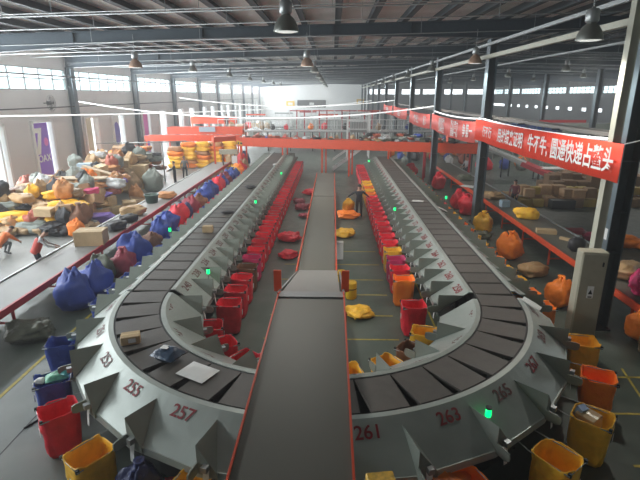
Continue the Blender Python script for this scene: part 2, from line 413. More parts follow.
# high-bay lamps
def lamp_proto():
    t = empty('high_bay_lamp')
    MB().lathe([(.30, 0), (.305, .03), (.27, .16), (.19, .30), (.11, .37), (.10, .40)], n=28).lathe([(.285, .012), (.25, .15), (.1, .35)], n=28).build('lamp_shade', lampm, t, True)
    MB().lathe([(0, .39), (.12, .39), (.15, .43), (.15, .64), (.11, .69), (0, .70)], n=18).build('ballast_housing', zinc, t, True)
    MB().lathe([(.285, .015), (.2, -.005), (.001, -.015)], n=28).build('lens', lensm, t, True)
    MB().tube([(0, 0, .66), (0, 0, 1.45)], .014, 6).box((0, 0, .69), (.08, .02, .1)).build('hanging_rod', zinc, t)
    return t
L0 = lamp_proto(); first = True
lamps = [(-1.13, 12.3, 7.64, 'grey high-bay lamp at the top centre, largest of the middle row', None, 0),
         (-1.21, 23.4, 7.46, 'copper-toned high-bay lamp next behind the top-centre one', None, 1),
         (6.05, 12.3, 7.43, 'large grey high-bay lamp at upper right with glowing rim', None, 0),
         (6.5, 23.4, 7.58, 'copper-toned high-bay lamp left of the banner column', None, 1),
         (6.7, 34.6, 7.75, 'grey high-bay lamp left of the third column', None, 0),
         (-9.24, 23.4, 7.42, 'brownish high-bay lamp above the left conveyor, nearest of its row', None, 1),
         (-9.7, 34.6, 7.75, 'second high-bay lamp over the left conveyor', None, 0)]
for k in range(2, 9): lamps.append((-1.3, COLY[k], 7.7, 'small distant high-bay lamp in the middle row', 'far middle-row lamps', 0))
for k in range(3, 8): lamps.append((6.75, COLY[k], 7.7, 'small distant high-bay lamp along the column row', 'far column-row lamps', 0))
for k in range(3, 8): lamps.append((-9.5, COLY[k], 7.8, 'small distant high-bay lamp over the left side', 'far left-row lamps', 0))
for k in range(2, 6): lamps += [(15.8, COLY[k], 7.75, 'grey high-bay lamp in the dim right bay', 'right bay lamps', 0)]
for k in range(2, 5): lamps += [(22.5, COLY[k], 7.7, 'grey high-bay lamp in the dim right bay', 'right bay lamps', 0)]
for x, y, z, lb, g, cop in lamps:
    if first: o = L0; o.location = (x, y, z); first = False
    else: o = copy_tree(L0, (x, y, z))
    tag(o, lb, 'lamp', g)
    if g is None and 'group' in o: del o['group']
    if cop:
        for c in o.children:
            if c.name.startswith('lamp_shade'): c.data = c.data.copy(); c.data.materials[0] = lampo

# white light strings drooping across the hall
def string(p0, p1, sag, label):
    pts = []
    for i in range(25):
        u = i/24; p = V(p0).lerp(V(p1), u); p.z -= 4*sag*u*(1-u); pts.append(p)
    o = MB().tube(pts, .045, 6).build('white_cable_run', stringm, None, True); tag(o, label, 'cable')
string((-17.8, 34.2, 5.75), (7.0, 34.4, 5.45), .95, 'white drooping cable run ending at the third column')
string((-17.8, 24.6, 5.15), (7.0, 90.3, 5.2), .45, 'white cable run starting lowest at the left picture edge')
string((-17.8, 57, 5.9), (7.0, 57, 5.6), .8, 'short far white cable run across the hall')
string((7.1, 12.5, 5.12), (7.1, 23.3, 5.12), .12, 'white cable along the top edge of the long front banner')
string((7.1, 23.5, 5.12), (7.1, 34.4, 5.12), .12, 'white cable along the top edge of the second banner')

# banners along the column row
def banner(y0, y1, z0, z1, m, label, texts, x=6.88, sag=.12):
    t = empty('red_banner', (x, y0, (z0+z1)/2)); tag(t, label, 'banner')
    n = 30; L = y1-y0; mb = MB(); vs = []
    def zz(u, k): return (z1 if k else z0) - (z0+z1)/2 - 4*sag*u*(1-u)*(1.0 if not k else .55)
    for q in (0, .012):
        for i in range(n+1):
            u = i/n; w = .035*math.sin(u*23)+.02*math.sin(u*51)
            vs += [(w+q, u*L, zz(u, 0)), (w*.5+q, u*L, zz(u, 1))]
    fs = [(2*i, 2*i+1, 2*i+3, 2*i+2) for i in range(n)]
    o = 2*(n+1); fs += [(o+2*i, o+2*i+2, o+2*i+3, o+2*i+1) for i in range(n)]
    fs += [(2*i+1, o+2*i+1, o+2*i+3, 2*i+3) for i in range(n)] + [(2*i, 2*i+2, o+2*i+2, o+2*i) for i in range(n)]
    mb.add(vs, fs).build('banner_cloth', m, t, True)
    m2 = MB()
    for u in (0, 1): m2.tube([(0, u*L, zz(u, 1)), (.25, u*L + (.15 if u else -.15), zz(u, 1)+.1)], .01, 5)
    m2.build('tie_cords', whitem, t)
    for body, size, yc, dz, *sx in texts:
        u = (yc-y0)/L
        o = link('lettering', text_mesh(body, size, paper, size*.018), t)
        o.matrix_parent_inverse = Matrix(); ang = (zz(min(1, u+.05), 0)-zz(max(0, u-.05), 0))/(L*.1)
        o.rotation_euler = (R(90), 0, R(-90)); o.location = (-.062, yc-y0, zz(u, 0)*.5+zz(u, 1)*.5+dz)
        o.scale = (sx[0] if sx else 1, 1.15, 1)
        o.rotation_euler = (Matrix.Rotation(math.atan(ang), 3, 'X') @ Matrix.Rotation(R(-90), 3, 'Z') @ Matrix.Rotation(R(90), 3, 'X')).to_euler()
banner(11.2, 22.9, 4.22, 5.12, banm, 'long red banner nearest the camera with large white Chinese slogan',
       [('圆通快递占鳌头', .56, 13.07, 0, .86), ('牛不牛,', .52, 15.75, 0, .95), ('用战绩来证明', .50, 18.3, 0, .88), ('行不行', .42, 21.0, 0, .95)], x=6.66, sag=.05)
banner(23.6, 34.2, 3.95, 4.95, banp, 'second red banner with smaller white lettering between two columns',
       [('争第一', .62, 24.9, 0), ('凝心聚力', .42, 27.6, .2), ('团结一心', .42, 27.6, -.22), ('奋战旺季', .42, 30.9, .2), ('保障安全', .42, 30.9, -.22)])
banner(34.9, 44.2, 3.9, 4.9, banp, 'third red banner farther along the column row', [('服务', .6, 36.6, 0), ('客户至上', .55, 40.3, 0)])
banner(46, 56, 4.0, 5.0, banp, 'pale red banner hanging far beyond the third column', [('安全生产', .6, 51, 0)])
banner(57.5, 67, 4.0, 5.0, banp, 'farthest pale red banner in the row', [('质量第一', .6, 62, 0)])
t = empty('round_sign', (6.9, 29.3, 3.72)); tag(t, 'small round orange sign hanging below the second banner', 'sign')
MB().tube([(-.02, 0, 0), (.02, 0, 0)], .26, 16).build('disc', orangem, t); MB().tube([(0, 0, .2), (0, 0, .45)], .01, 5).build('cord', dark, t)

# beige post and cabinet by the big column
t = empty('conduit_post', (6.84, 11.88, 0)); tag(t, 'beige steel conduit post rising beside the big column', 'post')
MB().box((-.11, 0, 4.55), (.03, .22, 9.1)).box((.07, 0, 4.55), (.02, .2, 9.1)).box((-.01, -.08, 4.55), (.18, .02, 9.1)).build('post_channel', postm, t)
m_ = MB()
for z in (3.2, 3.6, 5.3, 6.5, 7.7): m_.box((0, -.05, z), (.2, .04, .04))
m_.build('straps', dark, t)
t = empty('electric_cabinet', (6.12, 10.72, 0), R(-6)); tag(t, 'tall beige electric cabinet with small warning sign at the big column', 'cabinet')
MB().box((0, 0, 1.55), (.58, .36, 2.35), bev=.02).box((0, 0, .3), (.5, .3, .2)).build('cabinet_body', cabm, t)
MB().box((-.005, -.19, 1.56), (.52, .02, 2.24)).build('cabinet_door', cabm, t)
m_ = MB().box((0, -.204, 1.75), (.14, .006, .3)); s_ = m_.build('warning_sign', paper, t)
MB().add([(-.05, -.209, 1.7), (.05, -.209, 1.7), (0, -.209, 1.82)], [(0, 1, 2)]).box((0, -.209, 1.63), (.09, .003, .03)).build('warning_triangle', dark, s_)
MB().box((.18, -.205, 2.45), (.03, .03, .1)).build('door_lock', dark, t)
MB().box((0, 0, .1), (.6, .4, .2)).build('plinth', dark, t)

# ---------------------------------------------------------------- the loop sorter
CX, CY = -.27, 10.93
RI, RO = 3.81, 4.745
YEL, YER = 41.5, 39.0
TP = .747
# perimeter maps: (s along travel, t outward from the belt edge, z) -> world
class Arc:
    def __init__(s, out): s.o = out
    def __call__(s, a, t, z=0):
        r = RO+t if s.o else RI-t
        return V((CX + r*math.cos(R(a)), CY + r*math.sin(R(a)), z))
class Line:
    def __init__(s, left, out): s.l = left; s.o = out
    def __call__(s, y, t, z=0):
        r = RO+t if s.o else RI-t
        return V((CX + (-r if s.l else r), y, z))
def pz(t): return 1.5 if t < .12 else 1.5 - (t-.12)*.71
TL = .84
srt = empty('loop_sorter', (CX, CY, 0)); tag(srt, 'long U-shaped loop sorter with dark tray belt between numbered chutes', 'parcel sorter')
def loc(p): return V(p) - V((CX, CY, 0))
tm = MB().box((0, 0, 1.47), (.90, TP-.075, .05), bev=.02).box((0, 0, 1.38), (.5, .5, .14))
trayme = tm.mesh('tray', [belt])
cell = []
for side in (-1, 1):
    ye = YEL if side < 0 else YER
    n = int((ye-CY)/TP)
    for i in range(n): cell.append((side*4.2775, (i+.5)*TP, 0))
for i in range(18):
    a = R(-180 + (i+.5)*10); cell.append((4.2775*math.cos(a), 4.2775*math.sin(a), a))
cell.sort(key=lambda c: c[1])
wedge = MB(); r0, r1 = RI+.02, RO-.02
for zz in (1.445, 1.495):
    for r in (r0, r1):
        for j in range(5):
            hw = 4.85 if r == r0 else 3.85; a = R(-hw + 2*hw*j/4); wedge.v.append((r*math.cos(a)-4.2775, r*math.sin(a), zz))
wf = []
for j in range(4):
    wf += [(10+j, 15+j, 16+j, 11+j), (j, j+1, 6+j, 5+j), (j, 10+j, 11+j, j+1), (5+j, 6+j, 16+j, 15+j)]
wf += [(0, 5, 15, 10), (4, 14, 19, 9)]; wedge.f = wf; wedge.m = [0]*len(wf)
wedge.box((0, 0, 1.38), (.5, .5, .14))
wedme = wedge.mesh('tray', [belt])
for i, (x, y, a) in enumerate(cell[:100]):
    link('tray', wedme if a else trayme, srt, (x, y, 0), a)
if len(cell) > 100:
    m_ = MB()
    for x, y, a in cell[100:]: m_.box((x, y, 1.47), (.9, TP-.075, .05))
    tag(m_.build('tray', belt, srt), kind='stuff')
# track body below the trays, side skirts, seams, legs
m_ = MB(); seam = MB(); skirt = MB()
def strip(mb, r, z0, z1, w):
    pts = [(-r, YEL-CY)] + [(r*math.cos(R(a)), r*math.sin(R(a))) for a in range(-180, 1, 5)] + [(r, YER-CY)]
    vs = []; n = len(pts)
    for i, p in enumerate(pts):
        q = [(p[0]*(1+k*w/2/r) if i in (0, n-1) else p[0]*(r+k*w/2)/r, p[1] if i in (0, n-1) else p[1]*(r+k*w/2)/r) for k in (-1, 1)]
        for z in (z0, z1): vs += [(q[0][0], q[0][1], z), (q[1][0], q[1][1], z)]
    fs = []
    for i in range(n-1):
        a, b = 4*i, 4*i+4
        fs += [(a, b, b+1, a+1), (a+2, a+3, b+3, b+2), (a, a+2, b+2, b), (a+1, b+1, b+3, a+3)]
    fs += [(0, 1, 3, 2), (4*n-4, 4*n-2, 4*n-1, 4*n-3)]
    mb.add(vs, fs)
strip(m_, 4.2775, 1.0, 1.28, .86); m_.build('track_bed', dark, srt)
strip(seam, RI-.0, 1.25, 1.485, .035); strip(seam, RO+.0, 1.25, 1.485, .035); seam.build('edge_seam', black, srt)
strip(skirt, RI-.42, .12, 1.0, .03); strip(skirt, RO+.42, .12, 1.0, .03); skirt.build('side_skirt', dark, srt)
for side in (-1, 1):
    for k in range(13):
        y = k*2.3+.4
        MB().bar((side*3.5, y, 0), (side*3.5, y, 1.1), .08).bar((side*5.05, y, 0), (side*5.05, y, 1.1), .08).bar((side*3.5, y, .5), (side*5.05, y, .5), .06).build('support_frame', dark, srt)
for a in range(-165, -10, 15):
    p = V((math.cos(R(a)), math.sin(R(a)), 0))
    MB().bar(p*3.55, p*3.55+V((0, 0, 1.1)), .08).bar(p*5.1, p*5.1+V((0, 0, 1.1)), .08).bar(p*3.55+V((0, 0, .5)), p*5.1+V((0, 0, .5)), .06).build('support_frame', dark, srt)

# ---- chutes
def chute(M, s0, s1, sgn, w, num, label, group, numcol, out, straight=False, ox=0, tagm=True):
    """s0->s1 in the ccw travel direction; the fin stands at s0. sgn: direction of +ccw in s."""
    origin = M((s0+s1)/2, .4, 0)
    t = empty('sorting_chute', origin); tag(t, label, 'chute', group)
    D = lambda p: p - origin
    n = 1 if straight else 6
    vs = []; TT = [.02, .12, .45, TL]
    for tt in TT:
        for i in range(n+1):
            s = s0+(s1-s0)*i/n; p = D(M(s, tt, pz(tt))); q = D(M(s0, tt, pz(tt))).lerp(D(M(s1, tt, pz(tt))), i/n)
            p = p.lerp(q, max(0, min(1, (tt-.12)/(TL-.12)))); vs += [p, p-V((0, 0, .03))]
    fs = []; W = 2*(n+1)
    for r in range(3):
        for i in range(n):
            a = r*W+2*i; b = a+W
            fs += [(a, a+2, b+2, b), (a+1, b+1, b+3, a+3)]
        fs += [(r*W, r*W+W, r*W+W+1, r*W+1), (r*W+W-2, r*W+W-1, r*W+2*W-1, r*W+2*W-2)]
    for i in range(n):
        a = 2*i; fs.append((a, a+1, a+3, a+2)); b = 3*W+2*i; fs.append((b, b+2, b+3, b+1))
    MB().add(vs, fs).build('chute_panel', steelg, t)
    # lip flange
    vs = []
    for i in range(n+1):
        C = lambda tt, z: D(M(s0, tt, z)).lerp(D(M(s1, tt, z)), i/n)
        vs += [C(TL, pz(TL)), C(TL+.02, pz(TL)), C(TL+.02, pz(TL)-.13), C(TL, pz(TL)-.13)]
    fs = [(4*i+k, 4*i+(k+1) % 4, 4*i+4+(k+1) % 4, 4*i+4+k) for i in range(n) for k in range(4)] + [(0, 1, 2, 3), (4*n+3, 4*n+2, 4*n+1, 4*n)]
    MB().add(vs, fs).build('chute_lip', steelg, t)
    # divider fin
    ta = .25; zr = 1.42; te = TL+.02
    A = D(M(s0, ta, pz(ta)+.004)); Rr = D(M(s0, te, zr)); B0 = D(M(s0, te, pz(TL)-.06)); B1 = D(M(s0+sgn*w, te, pz(TL)-.0)); B2 = D(M(s0+sgn*w, te, pz(TL)-.1))
    A2 = A-V((0, 0, .03))
    MB().add([A, Rr, B0, B1, B2, A2], [(0, 2, 1), (0, 1, 3), (1, 2, 4, 3), (0, 5, 2), (0, 3, 4, 5), (2, 5, 4)]).build('divider_fin', fing, t)
    # rounded flap at the outlet
    d = (D(M(s0, te+.3, 0))-D(M(s0, te, 0))).normalized(); b = D(M(s0, te-.02, 1.04))
    nn = d.cross(V((0, 0, 1)))*.012
    sh = [(0, -.09), (.2, -.10), (.26, -.07), (.275, 0), (.26, .06), (.2, .08), (0, .09)]
    vs = [b+d*x+V((0, 0, z))+nn for x, z in sh] + [b+d*x+V((0, 0, z))-nn for x, z in sh]
    k = len(sh); MB().add(vs, [tuple(range(k)), tuple(range(2*k-1, k-1, -1))] + [(i, k+i, k+(i+1) % k, (i+1) % k) for i in range(k)]).build('outlet_flap', fing, t)
    # paper tag and hanging strap
    e = D(M(s0+sgn*w*.5, te+.02, 0)); tx = (D(M(s0+sgn*w, te, 0))-D(M(s0, te, 0))).normalized()
    vs = [e+tx*x+d*y+V((0, 0, z)) for x, y, z in ((-.05, 0, 1.06), (.05, 0, 1.06), (.05, .03, .93), (-.05, .03, .93), (.04, .05, .72), (-.04, .05, .72))]
    MB().add(vs, [(0, 1, 2, 3), (3, 2, 4, 5)]).build('paper_tag', paper, t)
    MB().box(e+V((0, 0, 1.10))+d*.03, (.09, .09, .09), math.atan2(tx.y, tx.x)).build('sensor_box', zinc, t)
    # number
    sc = (s0+s1)/2 + ox
    tt = .30 if out else .285
    p = D(M(sc, tt, pz(tt)+.008)); q = D(M(sc, tt+.1, pz(tt+.1)+.008)); up = (p-q)
    xd = (D(M(sc+sgn*.01, tt, 0))-D(M(sc, tt, 0)))*(1 if out else -1)
    o = link('painted_number', text_mesh(str(num), .29, numcol, .004), t)
    xx = xd.normalized(); yy = up.normalized(); z_ = xx.cross(yy).normalized(); yy = z_.cross(xx)
    o.matrix_basis = Matrix(((xx.x, yy.x, z_.x, p.x), (xx.y, yy.y, z_.y, p.y), (xx.z, yy.z, z_.z, p.z), (0, 0, 0, 1)))
    return t
PS = .94
ao = Arc(True); ai = Arc(False)
OUTL = {253: 'on the outer bend above the blue sack with parcels', 255: 'on the outer bend above the red and yellow sacks', 257: 'with bold red digits just left of the central conveyor', 261: 'touching the central conveyor on its right', 263: 'left of the nearest green beacon', 265: 'just right of the nearest green beacon', 267: 'above the yellow sack with a box', 269: 'above the bright orange sack'}
ORD = ['first', 'second', 'third', 'fourth', 'fifth', 'sixth']
ob = [-179.3, -164.6, -149.9, -135.4, -121.4, -107.2, -90.8, -74.2, -59.9, -45.8, -31.5, -17, -2.5]
for i in range(12):
    num = 249+2*i
    vis = num in (253, 255, 257, 261, 263, 265, 267, 269)
    chute(ao, ob[i], ob[i+1], 1, 3.3, num, ('pale grey chute painted %d, %s' % (num, OUTL[num])) if vis else 'outer bend chute on the sorter, its number hidden or too faint', None if vis else 'outer bend chutes without readable number',
          numr if num in (255, 257, 261, 263, 267) else numg, True, ox=(2 if i > 5 else 0))
INL = {242: 'first of the inner bend at the left', 254: 'on the right part of the inner bend', 256: 'last of the inner bend at the right'}
ib = [-178.5, -155.3, -135.7, -116.1, -91.6, -67.1, -47.5, -28, -4.5]
for i in range(8):
    num = 242+2*i; vis = num in (242, 254, 256)
    chute(ai, ib[i], ib[i+1], 1, 4.5, num, ('grey chute painted %d, %s' % (num, INL[num])) if vis else 'inner bend chute of the sorter with faint number', None if vis else 'inner bend chutes without readable number', numg, False)
for left in (True, False):
    ye = YEL if left else YER
    for out in (True, False):
        M = Line(left, out); y = CY + (.05 if left else (.2 if out else 0)); k = 0
        if not out: y = CY + .1
        while y+PS < ye:
            a, b = (y+PS, y) if left else (y, y+PS)     # ccw: down the left leg, up the right leg
            if left: num = (247 if out else 240) - 2*k
            else: num = (273 if out else 258) + 2*k
            vis = (not out) and k < 6
            side = 'left' if left else 'right'
            chute(M, a, b, -1 if left else 1, .25, num, ('%s straight chute up from the bend on the %s inner row, painted %d' % (ORD[k], side, num)) if vis else
                  'grey chute in the %s row of the %s sorter leg, number unreadable' % ('outer' if out else 'inner', side),
                  None if vis else '%s %s leg chutes' % (side, 'outer' if out else 'inner'), numr if (not left and not out) else numg, out, True)
            y += PS; k += 1

# green beacons
def beacon(p, label, h=.32, lit=True):
    t = empty('beacon_light', p); tag(t, label, 'beacon light')
    MB().tube([(0, 0, 0), (0, 0, h)], .012, 6).build('pole', zinc, t)
    MB().lathe([(0, h), (.045, h), (.05, h+.02), (.045, h+.14), (0, h+.15)], n=12).build('lens', greenl, t, True)
    MB().lathe([(.05, h+.14), (.052, h+.17), (0, h+.18)], n=12).build('cap', dark, t)
beacon((2.50, 6.47, 1.12), 'glowing green beacon between chutes 263 and 265', .2)
beacon((-3.45, 12.35, 1.12), 'glowing green beacon by chute 238 on the left inner row', .3)
beacon((2.72, 20.2, 1.1), 'glowing green beacon on the right inner chute row', .3)
beacon((2.7, 35.5, 1.1), 'far green beacon at the head of the right inner row', .35)
beacon((-5.9, 16.5, 1.1), 'green beacon on the left outer chute row beside blue sacks', .35)
beacon((5.5, 22.7, 1.1), 'green beacon at the right outer row beside the red sacks', .3)
beacon((-3.2, 29.6, 1.1), 'far green beacon on the left inner chute row', .35)
beacon((-3.55, 21.5, 1.1), 'green beacon midway along the left inner chute row', .3)

# ---------------------------------------------------------------- sacks and bags
def nz(p, s, seed): return noise.noise(V((p[0]*s+seed*7.3, p[1]*s-seed*3.1, p[2]*s+seed)))
_bag = {}
def openbag_mesh(color, seed, w=.64, d=.56, h=.86):
    key = (color, seed)
    if key in _bag: return _bag[key]
    n = 36; mb = MB(); rows = []
    def ring(z, k, wr):
        out = []
        for i in range(n):
            a = 2*math.pi*(i+.5)/n; c, s = math.cos(a), math.sin(a)
            e = .45; x = math.copysign(abs(c)**e, c)*w/2*k; y = math.copysign(abs(s)**e, s)*d/2*k
            q = nz((c*2, s*2, z*2.5), 1.4, seed)*.09*wr + .05*wr*(abs(nz((c*2, s*2, z*1.2), 3.0, seed+2))-.2)
            out.append(V((x*(1+q), y*(1+q), z + (.06*nz((c*2, s*2, 0), 1.6, seed+5)+.03*(abs(c*s)*2-.5) if z > .6 else 0))))
        return out
    prof = [(.03, .62, .6), (.02, .78, 1), (.12, .86, 1.6), (.3, .93, 1.8), (.5, .96, 1.7), (.68, .98, 1.2), (.80, 1.0, .8), (h, 1.02, .6), (h+.015, 1.0, .5), (h, .965, .5), (.74, .93, .8), (.5, .86, 1.2), (.32, .8, 1.6), (.27, .4, 1)]
    for z, k, wr in prof: rows.append(ring(z, k, wr))
    vs = [p for r in rows for p in r]; N = len(rows)
    fs = [(r*n+i, r*n+(i+1) % n, (r+1)*n+(i+1) % n, (r+1)*n+i) for r in range(N-1) for i in range(n)]
    fs += [tuple(range(n))[::-1], tuple(range((N-1)*n, N*n))]
    _bag[key] = mb.add(vs, fs).mesh('sack_body', CL[color], True)
    return _bag[key]
fr = MB(); w, d, z = .33, .29, .868
z = .845
fr.tube([(-w-.35, -d*.7, z+.06), (-w, -d*.9, z+.02), (w*.96, -d*.94, z), (w*.98, d*.94, z), (-w, d*.9, z+.02), (-w-.35, d*.7, z+.06)], .010, 6)
frme = fr.mesh('hanger_frame', zinc, True)
tagme = MB().box((.34, .05, .55), (.006, .1, .14)).mesh('white_label', paper)
hookme = [MB().box((.31, q*.24, .85), (.05, .04, .07)).mesh('hook_clip', dark) for q in (-1, 1)]
def openbag(x, y, ang, color, label, group=None, seed=None, z=0, frame=True, tagged=True):
    t = empty('open_sack', (x, y, z), ang); tag(t, label, 'sack', group)
    link('sack_body', openbag_mesh(color, seed if seed is not None else rnd.randint(0, 3)), t)
    if frame: link('hanger_frame', frme, t); link('hook_clip', hookme[0], t); link('hook_clip', hookme[1], t)
    if tagged: link('white_label', tagme, t)
    return t
def pol(r, a): return CX+r*math.cos(R(a)), CY+r*math.sin(R(a))
# outer bend
for r, a, c, lb in ((6.02, -166, 'blue', 'blue open sack beneath the chutes left of the bend, farthest of the two blue ones'),
                    (5.98, -150.8, 'blue', 'blue open sack with white and green parcels in it'),
                    (5.98, -140.0, 'red', 'red open sack under chute 253 with a white label'),
                    (6.02, -125.5, 'yellow', 'yellow open sack at the lower left under chute 255'),
                    (5.85, -107.5, 'yellow', 'yellow open sack cut by the bottom edge below chute 257'),
                    (6.1, -10.6, 'yellow', 'yellow-orange open sack beside the cabinet'),
                    (6.15, -24.2, 'orange', 'bright orange open sack under chute 269'),
                    (6.15, -38.2, 'yellow', 'yellow open sack holding a cardboard box under chute 267'),
                    (6.1, -51.6, 'yellow', 'yellow open sack at lower right under chute 265'),
                    (5.85, -67, 'orange', 'orange crumpled open sack below chute 263'),
                    (5.75, -78, 'orange', 'orange sack under chute 261 by the central conveyor')):
    x, y = pol(r, a); openbag(x, y, R(a), c, lb)
# inner bend
for r, a, c, lb in ((2.75, -168, 'red', 'red open sack under chute 242 with brown lining'), (2.62, -147, 'red', 'red open sack on the inner bend behind a grey fin'),
                    (2.6, -127, 'red', 'red open sack on the inner bend nearest the central conveyor'),
                    (2.6, -76, 'yellow', 'yellow open sack touching the central conveyor on the right'), (2.62, -56, 'yellow', 'yellow open sack on the inner bend below chute 252'),
                    (2.6, -37, 'brown', 'brown-orange open sack below chute 254'), (2.6, -17, 'yellow', 'yellow open sack below chute 256')):
    x, y = pol(r, a); openbag(x, y, R(a+180), c, lb)
# inner straight rows
seqL = {3: 'brown', 4: 'pink'}
seqR = {1: None, 2: 'orange', 4: 'pink', 5: 'yellow', 16: 'orange', 17: 'yellow', 18: 'orange', 19: 'yellow', 20: 'yellow'}
for k in range(31):
    y = CY+.75+k*PS
    c = seqL.get(k, 'red')
    openbag(-2.76, y, R(0)+rnd.uniform(-.05, .05), c, {3: 'mustard-brown open sack among the red ones below chute 236', 4: 'magenta open sack next behind the mustard one'}.get(k, 'red open sack in the long row under the left inner chutes'),
            None if k in seqL else 'red sacks of the left inner row')
    if k > 28: continue
    c = seqR.get(k, 'red')
    if c is None: continue
    openbag(2.2, y, R(180)+rnd.uniform(-.05, .05), c, {2: 'orange open sack second in the right inner row', 4: 'magenta open sack between red and yellow in the right inner row', 5: 'yellow open sack near the front of the right inner row'}.get(k, '%s open sack in the long row under the right inner chutes' % c),
            None if k in (2, 4, 5) else '%s sacks of the right inner row' % c)
# outer straight rows, mostly tucked under the chutes
for k in range(30):
    y = CY+.75+k*PS
    c = 'blue' if k < 9 else ('red' if k % 4 else 'blue')
    openbag(-6.14, y, R(180)+rnd.uniform(-.1, .1), c, '%s open sack tucked under the left outer chutes' % c, '%s sacks of the left outer row' % c, z=0)
    if k > 27: continue
    c = ['orange', 'orange', 'yellow', 'yellow'][k % 4] if k < 13 else ('red' if k % 3 else 'yellow')
    openbag(5.56, y, R(0)+rnd.uniform(-.15, .15), c, '%s open sack tucked under the right outer chutes' % c, '%s sacks of the right outer row' % c, z=0)

# things inside bags
def boxthing(name, p, d, rz, m, label, cat='parcel', group=None, rx=0, ry=0, tp=True):
    t = empty(name, p, rz); t.rotation_euler = (rx, ry, rz); tag(t, label, cat, group)
    MB().box((0, 0, d[2]/2), d, bev=.012).build('carton', m, t)
    if tp: MB().box((0, 0, d[2]+.001), (d[0]*.98, .05, .004)).build('tape_strip', tape, t)
    return t
x, y = pol(6.12, -38); bt = boxthing('cardboard_box', (x, y, .52), (.34, .26, .40), R(-60), cardl, 'cardboard box with dark round print standing in the yellow sack', rx=R(12))
MB().tube([(0, -.135, .2), (0, -.132, .2)], .07, 14).build('round_print', mat('dark red print', (.2, .03, .03), .6), bt)
x, y = pol(6.0, -36.3)
tag(MB().box((0, 0, 0), (.16, .12, .22), .4, .3).build('small_carton', mat('blue white carton', (.3, .4, .6), .5), None, False, (x-.15, y-.12, .86)), 'small blue and white carton at the corner of the yellow sack', 'parcel')
def pouch(p, d, rz, m, label, seed=1, cat='parcel', name='poly_pouch', group=None):
    mb = MB(); n = 8; vs = []
    for k in (1, -1):
        for i in range(n+1):
            for j in range(n+1):
                u, v = i/n*2-1, j/n*2-1
                q = (1-u**4)*(1-v**4)
                vs.append((u*d[0]/2, v*d[1]/2, d[2]/2 + k*d[2]/2*q + .25*d[2]*nz((u, v, k), 1.6, seed)*q))
    fs = []
    for k in (0, 1):
        o = k*(n+1)**2
        for i in range(n):
            for j in range(n):
                f = (o+i*(n+1)+j, o+(i+1)*(n+1)+j, o+(i+1)*(n+1)+j+1, o+i*(n+1)+j+1); fs.append(f if k == 0 else f[::-1])
    o = mb.add(vs, fs).build(name, m, None, True, p, rz); tag(o, label, cat, group); return o
navyp = mat('navy plastic film', (.03, .06, .11), .3, var=.2, bump=.6, bscale=10)
whitep = mat('white plastic film', (.68, .70, .68), .35, var=.05, bump=.4, bscale=10)
greenp = mat('green white film', (.15, .45, .3), .4, var=.4, scale=9)
x, y = pol(5.98, -151.5); pouch((x+.1, y, .78), (.42, .3, .16), R(30), greenp, 'green and white parcel lying on top in the blue sack', 3)
pouch((x-.2, y-.1, .76), (.2, .2, .12), R(10), whitep, 'small white parcel at the left inside the blue sack', 5)
pouch((x+.32, y-.02, .93), (.2, .14, .10), R(70), mat('teal film', (.1, .5, .5), .4), 'teal packet on the rim of the blue sack', 8)
x, y = pol(5.75, -165.5); pouch((x, y, .9), (.24, .2, .12), R(40), mat('pale teal film', (.35, .6, .62), .4), 'pale teal packet on the far blue sack', 9)
x, y = pol(5.7, -116)
# parcels on the sorter belt
b = boxthing('cardboard_box', (-3.98, 8.35, 1.5), (.36, .26, .17), R(20), cardl, 'small tan carton with white label on the sorter bend')
MB().box((.03, -.133, .09), (.14, .004, .09)).build('white_label', paper, b)
o = pouch((-3.02, 7.72, 1.5), (.52, .42, .24), R(-25), navyp, 'navy wrapped parcel with white label on the sorter bend', 2)
MB().box((-.05, 0, .245), (.15, .12, .006), .2).build('white_label', paper, o)
pouch((-2.35, 7.28, 1.5), (.62, .46, .05), R(-28), whitep, 'flat white poly mailer on the sorter bend', 4)
boxthing('cardboard_box', (-4.45, 16.3, 1.5), (.36, .26, .22), R(4), cardl, 'tan carton on the left sorter leg')
pouch((-4.35, 19.1, 1.5), (.55, .3, .1), R(10), CL['black'], 'flat dark parcel on the left sorter leg beyond the tan carton', 6)
pouch((-4.3, 24.6, 1.5), (.5, .5, .18), R(40), CL['black'], 'black parcel farther up the left sorter leg', 7)
pouch((3.95, 21.6, 1.5), (.52, .36, .05), R(-20), whitep, 'flat white mailer on the right sorter leg', 8)
o = pouch((4.72, 10.42, 1.47), (.46, .24, .05), R(-35), whitep, 'white mailer with red corner lying on chute beside the right bend', 9)
o.rotation_euler = (0, R(22), R(-35))
o = pouch((4.78, 20.3, 1.42), (.5, .3, .06), R(20), whitep, 'white mailer lying on the right outer chutes', 3)
o.rotation_euler = (0, R(25), R(10))
pouch((-4.0, 33.0, 1.5), (.3, .3, .15), 0, whitep, 'far white packet on the left sorter leg', 5)
